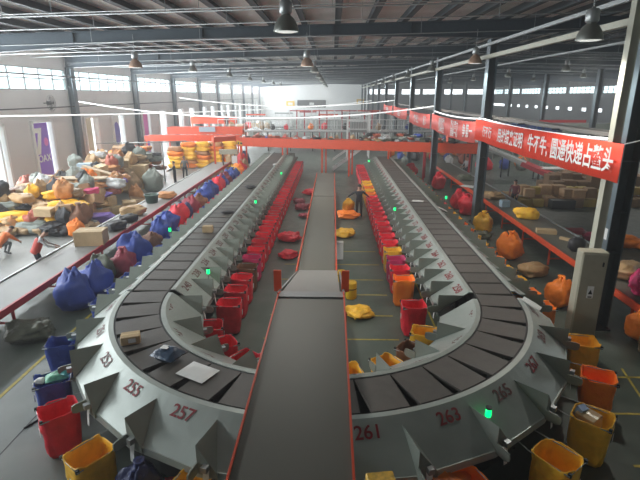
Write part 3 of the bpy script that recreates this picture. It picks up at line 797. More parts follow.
# closed sacks
_sk = {}
def sack_mesh(color, style, seed):
    key = (color, style, seed)
    if key in _sk: return _sk[key]
    nu, nv = 34, 20; vs = []
    W, D_, Hh = dict(stand=(.72, .64, .84), lie=(.95, .62, .42), heap=(.9, .8, .34), pack=(1.0, .55, .36))[style]
    for j in range(nv+1):
        ph = math.pi*j/nv - math.pi/2
        for i in range(nu):
            a = 2*math.pi*i/nu; ca, sa = math.cos(a), math.sin(a)
            e = .6 if style != 'pack' else .5
            c = abs(math.cos(ph))**.6
            x = math.copysign(abs(ca)**e, ca)*c; y = math.copysign(abs(sa)**e, sa)*c; z = math.copysign(abs(math.sin(ph))**.8, math.sin(ph))
            ridge = lambda f, k: abs(nz((x, y, z), f, seed+k))*2-.35
            q = 1 + .32*nz((x, y, z), 1.2, seed) - .13*ridge(2.3, 3) - .07*ridge(4.6, 8)
            zz = z
            if style == 'stand':
                k = .92 + .12*math.cos(ph*1.1+.5); x *= k; y *= k
                if z > .45:
                    f = (z-.45)/.55; x *= 1-.42*f; y *= 1-.5*f; zz += f*.35*nz((x*2, y*2, 0), 1.6, seed+4) + f*.12*math.sin(a*3+seed)
            if style == 'heap': q += .25*nz((x*2, y*2, z), 2.2, seed+9); zz += .35*nz((x*2, y*2, .3), 1.7, seed+6)*(z > 0)
            if style == 'lie': x *= 1+.22*(x**4)*(.3 if z > 0 else 0)
            X, Y, Z = x*q*W/2, y*q*D_/2, (zz*(q if z > 0 else 1)+1)*Hh/2
            vs.append((X, Y, max(Z, 0)))
    fs = [(j*nu+i, j*nu+(i+1) % nu, (j+1)*nu+(i+1) % nu, (j+1)*nu+i) for j in range(nv) for i in range(nu)]
    _sk[key] = MB().add(vs, fs).mesh('sack_body', CL[color], True)
    return _sk[key]
neckme = {}
def closedsack(p, color, style, label, group=None, rz=None, s=1, seed=None, rx=0, ry=0, neck=True, name='tied_sack'):
    seed = rnd.randint(0, 3) if seed is None else seed
    me = sack_mesh(color, style, seed)
    if style == 'stand' and neck:
        t = empty(name, p); link('sack_body', me, t)
        if color not in neckme:
            m_ = MB().lathe([(.10, .76), (.05, .84), (.09, .90), (.11, .93), (.05, .91), (.0, .88)], n=9); neckme[color] = m_.mesh('sack_neck', CL[color], True)
        link('sack_neck', neckme[color], t)
    else: t = link(name, me, None, p)
    t.rotation_euler = (rx, ry, rz if rz is not None else rnd.uniform(0, 6.28)); t.scale = (s, s, s)
    tag(t, label, 'sack', group); return t
# row of filled sacks between the left conveyor and the chutes
rowL = [(-7.75, 13.0, 'blue', 1.12, 'large blue filled sack at the near end of the row by the red-edged conveyor'), (-7.65, 14.1, 'blue', 1.1, 'second large blue filled sack, just behind the nearest one'),
        (-7.9, 15.1, 'olive', .95, 'dark olive sack squeezed behind the two big blue ones'), (-7.35, 15.6, 'maroon', 1.0, 'dark red sack leaning beside the chutes'), (-7.5, 17.0, 'blue', 1.15, 'bulky blue sack behind the dark red one'),
        (-7.95, 17.9, 'blue', 1.0, None), (-7.4, 18.6, 'brown', .8, None), (-7.5, 19.8, 'blue', 1.15, None), (-7.6, 20.9, 'blue', 1.1, None), (-7.5, 22.2, 'red', 1.1, 'bright red sack in the blue row of the left aisle'), (-7.5, 23.1, 'navy', 1.0, None),
        (-7.5, 24.4, 'maroon', 1.1, None), (-7.3, 25.4, 'brown', .9, None), (-7.5, 26.4, 'blue', 1.1, None), (-7.4, 27.6, 'blue', 1.15, None), (-7.5, 28.8, 'blue', 1.0, None), (-7.4, 30, 'red', 1.1, None), (-7.4, 31.2, 'blue', 1.1, None),
        (-7.4, 32.4, 'maroon', 1, None), (-7.4, 33.4, 'blue', 1.1, None), (-7.3, 34.6, 'blue', 1.0, None), (-7.4, 35.7, 'yellow', 1.1, None), (-7.4, 37, 'orange', 1.1, None), (-7.4, 38.2, 'red', 1.1, None), (-7.4, 39.4, 'tan', 1.1, None)]
for x, y, c, s, lb in rowL:
    closedsack((x, y, 0), c, 'stand', lb or '%s filled sack farther back in the left aisle row' % c, None if lb else '%s sacks of the left aisle row' % c, s=s*rnd.uniform(1.12, 1.28), neck=rnd.random() < .3)
for k in range(16):
    y = 13.6+k*1.6; c = rnd.choice(['blue', 'maroon', 'navy', 'brown'])
    closedsack((-6.85, y, 0), c, 'heap', 'small slumped %s sack beside the left outer chutes' % c, 'slumped %s sacks of the left aisle' % c, s=.9)
# floor sacks elsewhere
F1 = [((-1.75, 17.9, 0), 'red', 'heap', .75, 'flat red cloth sack left of the upper belt, nearest'), ((-1.9, 20.2, 0), 'red', 'heap', 1.0, 'crumpled red sack heap left of the upper belt'),
      ((-1.7, 26.2, 0), 'maroon', 'heap', .9, 'dark red sack left of the upper belt at mid length'), ((-1.5, 24.4, 0), 'maroon', 'heap', .6, 'small dark red scrap left of the upper belt'),
      ((-1.4, 30.4, 0), 'red', 'heap', 1.0, 'farthest red sack left of the upper belt'), ((-2.0, 27.8, 0), 'maroon', 'heap', .8, 'dark red sack between the belt and the left row'),
      ((.85, 24.3, 0), 'orange', 'heap', 1.1, 'bright orange sack on the floor right of the upper belt'), ((.6, 20.9, 0), 'yellow', 'heap', .95, 'dark-bottomed yellow sack right of the upper belt'),
      ((.85, 12.7, 0), 'yellow', 'heap', .8, 'crumpled yellow sack beside the inclined section'), ((7.0, 18.0, 0), 'orange', 'stand', 1.2, 'big orange sack with two corners standing by the right conveyor'),
      ((6.95, 13.6, 0), 'orange', 'stand', 1.05, 'orange sack standing left of the cabinet'), ((7.2, 16.1, 0), 'tan', 'lie', 1.05, 'patterned tan-yellow sack lying against the right conveyor'),
      ((7.05, 21.6, 0), 'yellow', 'stand', 1.15, 'yellow sack at the foot of the second column'), ((6.7, 20.7, 0), 'olive', 'heap', .9, 'dark flattened sack by the yellow one'),
      ((7.25, 25.2, 0), 'red', 'stand', 1.25, 'red filled sack behind the second column, nearer'), ((7.2, 26.6, 0), 'red', 'stand', 1.25, 'red filled sack behind the second column, farther'),
      ((7.3, 32.5, 0), 'red', 'stand', 1.3, 'red filled sack near the third column'), ((6.2, 37.5, 0), 'red', 'stand', 1.2, 'dark red sack under the orange beam'),
      ((8.2, 11.5, 0), 'orange', 'stand', 1.0, 'orange sack right of the big column, low'), ((8.05, 10.5, 0), 'tan', 'stand', 1.2, 'tall mustard sack at the right picture edge'),
      ((7.6, 9.6, 0), 'tan', 'stand', 1.05, 'mustard sack in front at the right picture edge'),
      ((-8.0, 11.2, 0), 'olive', 'heap', 1.2, 'dark olive sheeting heap on the floor at the left edge')]
for p, c, st, s, lb in F1: closedsack(p, c, st, lb, s=s)
x, y = pol(5.75, -117); closedsack((x, y, .15), 'navy', 'stand', 'navy blue tied sack beneath chute 257', s=.85)
x, y = pol(5.4, -101); closedsack((x, y, .1), 'orange', 'heap', 'orange crumpled sack deep beneath chute 259', s=1)
x, y = pol(5.5, -112); closedsack((x, y, 0), 'red', 'heap', 'red cloth sack on the floor beneath chute 257', s=1)
x, y = pol(5.55, -72); closedsack((x, y, .55), 'orange', 'heap', 'orange crumpled sack heaped high beneath chute 263', s=1.1)
x, y = pol(6.5, -60); closedsack((x, y, 0), 'orange', 'heap', 'orange sack on the floor at the bottom edge', s=1.0)
# yellow bins and odd things on the floor between the rows
def bin_(p, label, m=yelm, r=.18, h=.42):
    t = empty('yellow_drum', p); tag(t, label, 'drum')
    MB().lathe([(0, 0), (r*.9, 0), (r, .04), (r, h-.04), (r*.96, h), (0, h)], n=18).build('drum_body', m, t, True)
    MB().lathe([(r+.008, h*.6), (r+.012, h*.63), (r+.008, h*.66)], n=18).build('hoop', dark, t)
bin_((.62, 14.0, 0), 'yellow drum on the floor right of the inclined section', h=.55)
bin_((.34, 15.4, 0), 'smaller yellow drum close to the belt edge', r=.14, h=.4)
boxthing('white_box', (.30, 17.8, .0), (.3, .24, .7), 0, whitem, 'white control box on the floor right of the upper belt', 'box', tp=False)
boxthing('yellow_carton', (.62, 4.6, 1.3), (.34, .3, .5), R(8), mat('yellow printed carton', (.7, .42, .05), .5, var=.35, scale=12), 'yellow printed carton beside the lower belt at the bottom edge', tp=False)
tag(MB().box((0, 0, .62), (.5, .5, 1.24)).build('equipment_stand', dark, None, False, (.62, 4.6, 0)), 'dark equipment stand under the yellow printed carton', 'stand')
# black strap on the floor
tag(MB().tube([(-5.95, 7.6, .01), (-5.8, 7.9, .012), (-5.55, 8.15, .01), (-5.5, 8.3, .02)], .02, 6).build('black_strap', black, None, True), 'short black strap lying on the floor at the lower left', 'strap')

# ---------------------------------------------------------------- central conveyor
cc = empty('central_conveyor', (-.4, 8, 0)); tag(cc, 'long central belt conveyor with orange sides running away from the camera', 'conveyor')
def cl(mb, pts, hw, z_off, th): pass
XB = -.42; HW = .56
prof = [(1.2, 2.75), (7.75, 2.75), (8.25, 2.62), (13.1, 1.25), (31.8, 1.2)]
def slab(a, b, x0, x1, dz0, dz1):
    o = V((-.4, 8, 0)); vs = []
    for y, z in (a, b):
        vs += [V((x0, y, z+dz0))-o, V((x1, y, z+dz0))-o, V((x1, y, z+dz1))-o, V((x0, y, z+dz1))-o]
    return vs, [(0, 1, 2, 3), (7, 6, 5, 4), (0, 4, 5, 1), (1, 5, 6, 2), (2, 6, 7, 3), (3, 7, 4, 0)]
XA, XB2 = -.95, .21
def sl(m, name, *segs):
    mb = MB()
    for a in segs: mb.add(*slab(*a))
    return mb.build(name, m, cc)
sl(beltg, 'lower_belt', ((1.2, 2.75), (7.72, 2.75), XA, XB2, -.03, 0))
sl(black, 'belt_gap', ((7.72, 2.72), (7.9, 2.72), XA, XB2, -.08, -.04))
sl(zinc, 'transfer_plate', ((7.82, 2.74), (8.25, 2.66), XA, XB2, -.02, .01))
sl(mat('belt grazing sheen', (.26, .26, .24), .4, var=.05), 'inclined_belt', ((8.27, 2.62), (13.1, 1.27), XA, XB2-.05, -.03, 0))  # belt colour lightened to carry the sheen of the grazing view
sl(beltg, 'upper_belt', ((13.15, 1.22), (24.1, 1.2), XA-.05, .1, -.03, 0), ((24.18, 1.2), (31.8, 1.2), XA-.05, .1, -.03, 0))
for x, xn in ((XA-.014, 0), (XB2+.014, 1)):
    sl(orangem, 'side_rail', ((1.2, 2.75), (7.9, 2.75), x-.012, x+.012, -.16, .02), ((7.9, 2.75), (8.25, 2.64), x-.012, x+.012, -.2, .03))
for x in (XA-.09, .14): sl(orangem, 'side_rail', ((13.0, 1.25), (31.8, 1.2), x-.02, x+.02, -.2, .03))
for x in (XA-.06, XB2+.02): sl(zinc, 'side_rail', ((8.25, 2.62), (13.0, 1.25), x-.02, x+.02, -.16, .03))
for x in (XA-.12, XB2+.06):
    mb = MB(); o = V((-.4, 8, 0)); mb.box(V((x, 8.75, 2.68))-o, (.15, .04, .44)); mb.build('guard_plate', orangem, cc)
for y in (3.4, 7.6, 9.6): 
    for x in (XA-.02, XB2+.02):
        zt = 2.55 if y < 8 else 2.0
        MB().bar(V((x, y, 0))-V((-.4, 8, 0)), V((x, y, zt))-V((-.4, 8, 0)), .08).build('leg', orangem if y != 3.4 else dark, cc)
for k in range(7):
    for x in (XA-.03, .08): MB().bar(V((x, 14+k*2.9, 0))-V((-.4, 8, 0)), V((x, 14+k*2.9, 1.1))-V((-.4, 8, 0)), .06).build('leg', dark, cc)
sl(dark, 'under_frame', ((1.2, 2.75), (7.7, 2.75), XA+.03, XB2-.03, -.2, -.05), ((13.2, 1.2), (31.6, 1.2), XA, .06, -.2, -.06))

# ---------------------------------------------------------------- side conveyors
def conveyor(x0, x1, y0, y1, z, m, mr, label, railside, legstep=2.6):
    t = empty('belt_conveyor', ((x0+x1)/2, y0, 0)); tag(t, label, 'conveyor'); w = x1-x0; L = y1-y0
    MB().box((0, L/2, z-.02), (w, L, .04)).build('belt', m, t)
    for s in (-1, 1): MB().box((s*(w/2+.04), L/2, z-.06), (.07, L, .2)).build('side_rail', mr if s == railside else zinc, t)
    MB().box((0, L/2, z-.14), (w-.1, L, .1)).build('under_frame', dark, t)
    n = int(L/legstep)
    for k in range(n+1):
        MB().bar((-w/2, .4+k*legstep, 0), (-w/2, .4+k*legstep, z-.1), .06).bar((w/2, .4+k*legstep, 0), (w/2, .4+k*legstep, z-.1), .06).bar((-w/2, .4+k*legstep, .25), (w/2, .4+k*legstep, .25), .05).build('leg_frame', mr, t)
    return t
conveyor(-9.95, -8.62, 8.5, 40, .8, beltl, redm, 'long grey belt conveyor with red edge along the left aisle', 1)
conveyor(8.25, 9.75, 6.5, 40, .8, beltg, orangem, 'long dark belt conveyor with orange edge right of the sorter', -1)
structure(MB().box((-11.1, 30, .004), (.9, 36, .008)).build('floor_strip', mat('pale floor strip', (.33, .34, .32), .6, var=.05)))

# things on the conveyors
boxthing('cardboard_box', (-9.1, 17.0, .8), (1.05, .7, .55), R(8), cardl, 'large tan cardboard box on the left conveyor in front of the bending worker')
closedsack((-9.0, 18.9, .8), 'black', 'lie', 'long black bag behind the large box on the left conveyor', rz=R(75), s=.9)
closedsack((-9.0, 20.2, .8), 'black', 'lie', 'second black bag farther along the left conveyor', rz=R(60), s=.8)
closedsack((-9.3, 21.4, .8), 'tan', 'lie', 'tan sack with dark underside on the left conveyor', rz=R(20), s=1.1)
t = empty('green_bin', (-9.45, 24.2, .8)); tag(t, 'dark green plastic bin on the left conveyor', 'bin')
MB().lathe([(0, .02), (.28, 0), (.36, .42), (.39, .44), (.34, .44), (.27, .06), (0, .06)], n=20).build('bin_body', mat('dark green plastic', (.03, .07, .055), .4), t, True)
MB().lathe([(.37, .40), (.40, .42), (.37, .44)], n=20).build('rim', mat('green rim', (.05, .1, .08), .4), t)
closedsack((-8.98, 25.2, .8), 'cream', 'lie', 'pale orange sack just beyond the green bin', rz=R(10), s=.9)
closedsack((8.85, 21.3, .8), 'yellow', 'lie', 'bright yellow sack lying on the right conveyor', rz=R(-25), s=1.1)
boxthing('cardboard_box', (8.75, 18.9, .8), (.75, .38, .16), R(-15), cardl, 'flat pale carton on the right conveyor', )
boxthing('cardboard_box', (9.1, 17.9, .8), (.5, .16, .1), R(-50), cardl, 'narrow carton lying beside the flat pale one')
t = empty('black_bag', (8.85, 16.6, .8)); tag(t, 'black holdall with pale handle on the right conveyor left of the post', 'bag')
MB().box((0, 0, .24), (.55, .4, .48), bev=.1).build('bag_body', CL['black'], t, True); MB().tube([(-.15, 0, .46), (-.1, 0, .58), (.1, 0, .58), (.15, 0, .46)], .02, 6).build('handle', zinc, t, True)
boxthing('blue_white_box', (8.7, 23.7, .8), (.42, .34, .34), R(6), mat('light blue carton', (.45, .62, .72), .5), 'light blue box on the right conveyor beside the seated worker')
closedsack((10.9, 20.8, 0), 'maroon', 'lie', 'dark red and black bag beyond the right conveyor', rz=R(5), s=1.1)
closedsack((11.6, 20.5, 0), 'pink', 'lie', 'magenta bag beyond the right conveyor', rz=R(-10), s=.9)
closedsack((12.4, 19.6, 0), 'orange', 'lie', 'orange sack on the floor left of the beige post', rz=R(-10), s=1.2)
closedsack((13.2, 19.3, 0), 'orange', 'heap', 'orange sack on the floor right of the beige post', s=1.1)
closedsack((9.2, 15.4, .8), 'yellow', 'heap', 'small yellow sack behind the cabinet on the right conveyor', s=.7)
closedsack((8.9, 12.7, .8), 'pink', 'lie', 'bright pink-red sack on the right conveyor at the picture edge', rz=R(60), s=1.35)
closedsack((9.1, 14.0, .8), 'tan', 'lie', 'mustard sack behind the pink-red one at the right edge', rz=R(40), s=1.2)
pouch((8.35, 29.0, .8), (1.0, .6, .1), R(-40), whitep, 'white poly parcels on the right conveyor near the standing worker', 6)
closedsack((8.8, 25.6, .8), 'tan', 'heap', 'tan sack pile on the right conveyor beside the light blue box', s=1.1)
closedsack((8.8, 31.5, .8), 'olive', 'heap', 'olive packet pile far along the right conveyor', s=1.0)

# ---------------------------------------------------------------- parcel heaps on the left
def hgt(x, y):
    e = min((x+17.6)/1.5 + .5, (-11.9+(y > 27)*.2-x)/1.4+.35, (y-20.4)/2.6+.35, (38.5-y)/2+.4)
    return max(0, min(1, e))*(1.35 + .06*(y-20) + .35*nz((x, y, 0), .5, 2))
kindsL = [('card', 30), ('cardl', 14), ('tan', 20), ('cream', 12), ('yellow', 2), ('brick', 6), ('black', 5), ('grey', 4), ('white', 5), ('brown', 6), ('blue', 1), ('lilac', 1), ('pink', 1)]
boxme = {}
def unitbox(m):
    if m.name not in boxme:
        boxme[m.name] = MB().box((0, 0, .5), (1, 1, 1)).mesh('carton', m); boxme[m.name+'t'] = MB().box((0, 0, 1.002), (.98, .1, .006)).mesh('tape_strip', tape)
    return boxme[m.name], boxme[m.name+'t']
def pilebox(p, d, rz, m, label, group, tilt=0, tp=True):
    a, b = unitbox(m)
    t = empty('cardboard_box', p); t.rotation_euler = (tilt, tilt*.6, rz); tag(t, label, 'box', group)
    o = link('carton', a, t); o.scale = d
    if tp: o = link('tape_strip', b, t); o.scale = d
    return t
cnt = 0
def pick():
    tot = sum(w for _, w in kindsL); r_ = rnd.uniform(0, tot)
    for k, w in kindsL:
        r_ -= w
        if r_ <= 0: return k
y = 20.6
while y < 38.3:
    x = -17.3
    while x < -11.5:
        h = hgt(x, y)
        if h > .18 and not (y > 28 and x > -13.7) and not (x > -12.9 and 23.9 < y < 28 and False):
            lay = max(1, round(h/.42))
            for l in range(max(0, lay-2), lay):
                k = pick(); px, py = x+rnd.uniform(-.2, .2), y+rnd.uniform(-.2, .2); z = l*.40
                if y < 23.5 and rnd.random() < .6: k = rnd.choice(['tan', 'orange', 'black', 'cream', 'yellow', 'grey', 'yellow'])
                if x < -14 and rnd.random() < .6: k = rnd.choice(['cream', 'tan', 'orange', 'tan', 'cream', 'black', 'brick', 'grey'])
                nm = {'card': 'brown', 'cardl': 'light tan', 'cream': 'pale orange', 'brick': 'brick red', 'lilac': 'violet', 'pink': 'magenta', 'grey': 'grey-green'}.get(k, k)
                if k in ('card', 'cardl'):
                    pilebox((px, py, z), (rnd.uniform(.5, .9), rnd.uniform(.45, .7), rnd.uniform(.35, .55)), rnd.uniform(-.6, .6), MATS['cardboard'] if k == 'card' else cardl,
                            '%s carton in the big parcel heap by the left wall' % nm, '%s cartons of the left heap' % nm, rnd.uniform(-.42, .42) if l == lay-1 else 0)
                else:
                    closedsack((px, py, z), k, rnd.choice(['lie', 'lie', 'heap', 'stand']), '%s sack in the big parcel heap by the left wall' % nm, '%s sacks of the left heap' % nm, name='heaped_sack', neck=False, s=rnd.uniform(.8, 1.2), rx=rnd.uniform(-.15, .15))
                cnt += 1
        x += .80
    y += .80
# distinctive pieces of the heap
closedsack((-15.0, 21.6, .35), 'yellow', 'pack', 'long mustard roll lying at the near front of the heap', rz=R(10), s=1.6)
closedsack((-13.9, 21.0, .0), 'grey', 'lie', 'grey-blue tarpaulin bundle at the foot of the heap', rz=R(0), s=1.4)
closedsack((-12.9, 20.9, .1), 'black', 'heap', 'black crumpled bag at the near front of the heap', s=1.3)
closedsack((-12.1, 21.8, 0), 'brown', 'stand', 'upright dark brown sack at the near right corner of the heap', s=1.4)
closedsack((-12.7, 24.6, 1.15), 'pink', 'lie', 'pink bag on top of the heap', s=.8, rz=1)
closedsack((-12.6, 26.6, 1.1), 'white', 'pack', 'white and green wrapped bundle on the heap', s=1.6, rz=0)
closedsack((-12.4, 27.4, 1.25), 'lilac', 'heap', 'violet wrapping bunched on the white bundle', s=.8)
boxthing('blue_carton', (-15.4, 29.2, 1.7), (.8, .6, .45), R(15), mat('pale blue carton', (.35, .48, .58), .6), 'pale blue carton high on the heap', tp=False)
tag(MB().box((0, 0, 0), (2.6, .6, .05), R(4), R(4)).build('wooden_board', plywd, None, False, (-14.0, 26.2, 1.75)), 'long pale board lying across the heap', 'board')
tag(MB().box((0, 0, 0), (2.9, .25, .05), R(-24), R(3), R(8)).build('wooden_board', plywd, None, False, (-13.6, 27.5, 1.95)), 'narrow pale plank slanting over the heap', 'board')
closedsack((-15.0, 35.0, 1.9), 'black', 'stand', 'dark round bundle at the back top of the heap', s=1.1)
closedsack((-16.5, 33.4, 1.9), 'white', 'heap', 'white crumpled wrapping at the back top of the heap', s=1.5)
closedsack((-12.0, 31.2, 0), 'grey', 'stand', 'big grey-green wrapped bale in front of the standing worker', s=1.75, neck=False)
closedsack((-13.2, 30.4, 0), 'tan', 'stand', 'brown speckled bale beside the grey-green bale', s=1.6, neck=False)
for i, (x, y, z) in enumerate(((-14.6, 32.0, 0), (-14.0, 31.2, .0), (-14.3, 31.6, .75), (-13.3, 32.4, .0), (-13.4, 32.6, .8))):
    pilebox((x, y, z), (1.1, .9, .78), rnd.uniform(-.1, .1), cardl, 'big tan carton stacked behind the speckled bale', 'big cartons behind the bale')
tag(MB().tube([(-17.4, 35, 2.8), (-12.5, 35, 2.9), (-11, 36, 2.9)], .04, 6).tube([(-12.5, 35, 0), (-12.5, 35, 2.9)], .04, 6).tube([(-14.9, 35, 0), (-14.9, 35, 2.85)], .04, 6).build('guard_rail', zinc, None, True), 'grey tube rail behind the parcel heap', 'rail')
# stacked yellow-orange sacks at the back
for ci in range(5):
    for l in range(6):
        c = ['yellow', 'orange', 'yellow', 'cream', 'yellow'][(ci+l*2) % 5]
        if ci == 0 and l > 4: continue
        closedsack((-13.7+ci*1.12+rnd.uniform(-.05, .05), 41.6+rnd.uniform(-.1, .1)+ci*.3, l*.36), c, 'pack', '%s filled sack in the neat stack behind the standing workers' % c, '%s sacks of the neat stack' % c, rz=rnd.uniform(-.2, .2), s=1.3)
closedsack((-8.0, 43.2, 0), 'navy', 'stand', 'navy sack at the right end of the neat yellow stack', s=1.5)
closedsack((-7.9, 41.3, .3), 'red', 'stand', 'red round bundle under the grey panel of the orange frame', s=1.2)
closedsack((-8.6, 40.2, .6), 'tan', 'stand', 'golden sack at the far end of the left conveyor', s=1.0)

# ---------------------------------------------------------------- right hand goods
for i in range(44):
    x = 11.3+(i % 11)*.72+rnd.uniform(-.12, .12); y = 27.4+(i//11 % 2)*.9+rnd.uniform(-.1, .1); z = (i//22)*.55
    if z and rnd.random() < .25: continue
    k = rnd.random()
    if k < .75: pilebox((x, y, z), (rnd.uniform(.5, .72), rnd.uniform(.5, .7), rnd.uniform(.45, .58)), rnd.uniform(-.2, .2), MATS['cardboard'], 'brown carton in the goods row beneath the long banner', 'brown cartons under the banner')
    else: pilebox((x, y, z), (.62, .5, .42), rnd.uniform(-.2, .2), mat('yellow carton', (.5, .36, .07), .6, objvar=.15), 'yellow carton in the goods row beneath the long banner', 'yellow cartons under the banner')
for i in range(30):
    pilebox((14.6+(i % 10)*.8+rnd.uniform(-.1, .1), 31+(i//10)*1.0, 0 if i % 3 else .02), (.75, .8, rnd.uniform(.5, 1.3)), rnd.uniform(-.1, .1), mat('dark cardboard', (.20, .12, .065), .8, var=.1, objvar=.2), 'dark brown carton in the back rows under the banner', 'dark cartons under the banner', tp=False)
boxthing('black_crate', (13.1, 26.9, .0), (1.3, .6, .5), 0, dark, 'black crate among the cartons beneath the banner', 'crate', tp=False)
pilebox((15.9, 26.6, 0), (.8, .6, .7), .1, cardl, 'carton with white lid left of the beige post', None)
pilebox((15.9, 26.6, .7), (.45, .45, .4), .1, whitem, 'white carton standing on another left of the beige post', None, tp=False)
for i in range(9):
    c = rnd.choice(['olive', 'grey', 'white', 'tan', 'black'])
    closedsack((10.5+i*.55, 29.6+rnd.uniform(-.4, .4), 0), c, 'heap', '%s loose bundle on the floor behind the maroon-clad worker' % c, '%s bundles behind the worker' % c, s=rnd.uniform(.8, 1.1))
# inclined chute machine with red foot
t = empty('inclined_conveyor', (14.2, 36.5, 0)); tag(t, 'inclined grey conveyor with red lower end behind the first banner', 'conveyor')
MB().bar((-3.9, 4.0, 3.1), (.4, .4, 1.2), 1.1, .18).build('ramp_bed', mat('pale steel', (.36, .38, .37), .5), t)
MB().bar((.4, .35, 1.2), (2.2, -1.1, .45), 1.15, .3).build('red_end_housing', redm, t)
for x, y, z in ((-3, 3.3, 2.7), (-.6, 1.3, 1.6), (1.6, -.5, .5)): MB().bar((x-.4, y-.3, 0), (x-.4, y-.3, z), .08).bar((x+.4, y+.3, 0), (x+.4, y+.3, z), .08).build('leg', dark, t)
MB().bar((-3.9, 3.45, 3.25), (.4, -.15, 1.35), .05, .12).bar((-3.9, 4.55, 3.25), (.4, .95, 1.35), .05, .12).build('side_guard', whitem, t)
t = empty('work_table', (16.6, 36.5, 0)); tag(t, 'white-topped work table behind the inclined conveyor', 'table')
MB().box((0, 0, .9), (2.6, 1.1, .06)).build('table_top', whitem, t)
for sx in (-1.1, 1.1):
    for sy in (-.45, .45): MB().box((sx, sy, .43), (.07, .07, .87)).build('leg', dark, t)
boxthing('teal_crate', (19.2, 33.9, 0), (2.2, 1.2, 1.5), 0, mat('dark green crate', (.04, .09, .08), .5), 'large dark teal crate beneath the long banner', 'crate', tp=False)
m_ = empty('tangled_film', (19.2, 33.9, 1.5)); tag(m_, 'tangled teal film on top of the large dark crate', 'film'); link('film_heap', sack_mesh('grey', 'heap', 2), m_).scale = (2, 1.2, .9); m_.children[0].data = m_.children[0].data.copy(); m_.children[0].data.materials[0] = tealm
used0 = []
for i in range(26):
    x, y = rnd.uniform(11.5, 24), rnd.uniform(39.5, 46)
    if abs(x-14.2) < 3.2 and y < 41 or abs(y-45.75) < .9: continue
    c = rnd.choice(['red', 'white', 'tan', 'blue', 'cream', 'grey', 'orange'])
    if any(abs(x-a) < 1 and abs(y-b) < 1 for a, b in used0): continue
    used0.append((x, y))
    closedsack((x, y, 0), c, 'stand', '%s bundle on the floor beyond the inclined conveyor' % c, '%s bundles beyond the inclined conveyor' % c, s=rnd.uniform(.9, 1.3), neck=False, name='wrapped_bundle')
# far right machinery: racks, blue bins, pallets
for i in range(16):
    x = 13+(i % 8)*3.4+rnd.uniform(-.5, .5); y = 53.2+(i//8)*8.6+rnd.uniform(-.6, .6)
    t = empty('storage_rack', (x, y, 0)); tag(t, 'dim steel rack in the far right bay', 'rack', 'far right racks')
    m_ = MB()
    for sx in (-1.2, 1.2):
        for sy in (-.4, .4): m_.box((sx, sy, 1.5), (.07, .07, 3))
    m_.build('uprights', dark if i % 2 else zinc, t); m_ = MB()
    for z in (.6, 1.5, 2.4): m_.box((0, 0, z), (2.4, .85, .05))
    m_.build('shelf_boards', zinc, t)
    for j in range(5): MB().box((-1+j*.5, 0, .65+.9*rnd.choice([0, 1, 2])+.22), (.42, .6, .4)).build('stored_box', rnd.choice([card, whitem, CL['blue'], cardl, dark]), t)
for i in range(7):
    t = empty('blue_container', (17+i*1.65, 49.8+rnd.uniform(-.2, .2), 2.61)); tag(t, 'blue plastic container on the far right mezzanine', 'container', 'far blue containers')
    MB().box((0, 0, .4), (1.4, 1.0, .8), bev=.05).build('tub', mat('deep blue plastic', (.02, .06, .22), .4), t); MB().box((0, 0, .82), (1.46, 1.06, .06)).build('rim', mat('blue rim', (.05, .12, .3), .4), t)
t = empty('mezzanine', (24, 49.5, 0)); tag(t, 'long steel mezzanine in the far right bay', 'platform')
MB().box((0, 0, 2.5), (20, 2.4, .2)).build('deck', zinc, t)
MB().box((1, -1.25, 3.1), (5, .05, .9)).build('pale_panel', mat('pale green panel', (.3, .34, .3), .6), t)
MB().box((-1.6, -1.25, 3.75), (4.5, .06, .25)).build('red_header', redm, t)
m_ = MB()
for i in range(11): m_.box((-10+i*2, -1.15, 1.25), (.1, .1, 2.5)).box((-10+i*2, -1.2, 3.1), (.04, .04, 1.1))
m_.box((0, -1.2, 3.6), (20, .04, .05)); m_.build('posts_and_rail', zinc, t)
for i in range(20):
    x = 24+rnd.uniform(-9, 12); c = rnd.choice([whitem, CL['grey'], card, zinc, cardl])
    t = MB().box((0, 0, .6), (rnd.uniform(.6, 1.4), .7, rnd.uniform(.8, 1.4))).build('far_crate', c, None, False, (x, rnd.uniform(37, 44), 0)); tag(t, 'crate standing in the far right bay', 'crate', 'far right crates')

# ---------------------------------------------------------------- orange frame across the sorter
t = empty('orange_crossbeam', (0, 38, 0)); tag(t, 'long orange box-beam conveyor crossing above both sorter legs', 'conveyor')
A, B = V((-8.0, 2.3, 0)), V((10.6, -2.9, 0))
def bb(a, b, w, h, z): return MB().bar(V((a.x, a.y, z)), V((b.x, b.y, z)), w, h)
dirn = (B-A).normalized(); nrm = V((-dirn.y, dirn.x, 0))
MB().add([], []); m_ = bb(A, B, .08, .72, 2.46)
bb2 = bb(A+nrm*1.1, B+nrm*1.1, .08, .72, 2.46); m_.add(bb2.v, bb2.f); m_.build('beam_side', orangem, t)
bb(A+nrm*.55, B+nrm*.55, 1.02, .06, 2.72).build('belt', beltg, t)
for u in (.015, .21, .385, .5, .66, .80, .97):
    p = A.lerp(B, u)
    for q in (0, 1.1): MB().bar(V((p.x, p.y, 0))+nrm*q, V((p.x, p.y, 2.12))+nrm*q, .12).build('leg', orangem if u < .7 else redm, t)
o = MB().box((0, 0, 0), (.62, .03, .3), 0, 0, R(22)).build('yellow_sign', yelm, t); o.location = (-7.75, 2.15, 2.35)
MB().box((-.12, -.02, 0), (.1, .01, .16), 0, 0, R(22)).box((.12, -.02, -.02), (.16, .01, .14), 0, 0, R(22)).build('sign_marks', dark, o)
t = empty('orange_side_beam', (-8.2, 40.4, 0)); tag(t, 'sloping orange beam joining the crossbeam at its left end', 'beam')
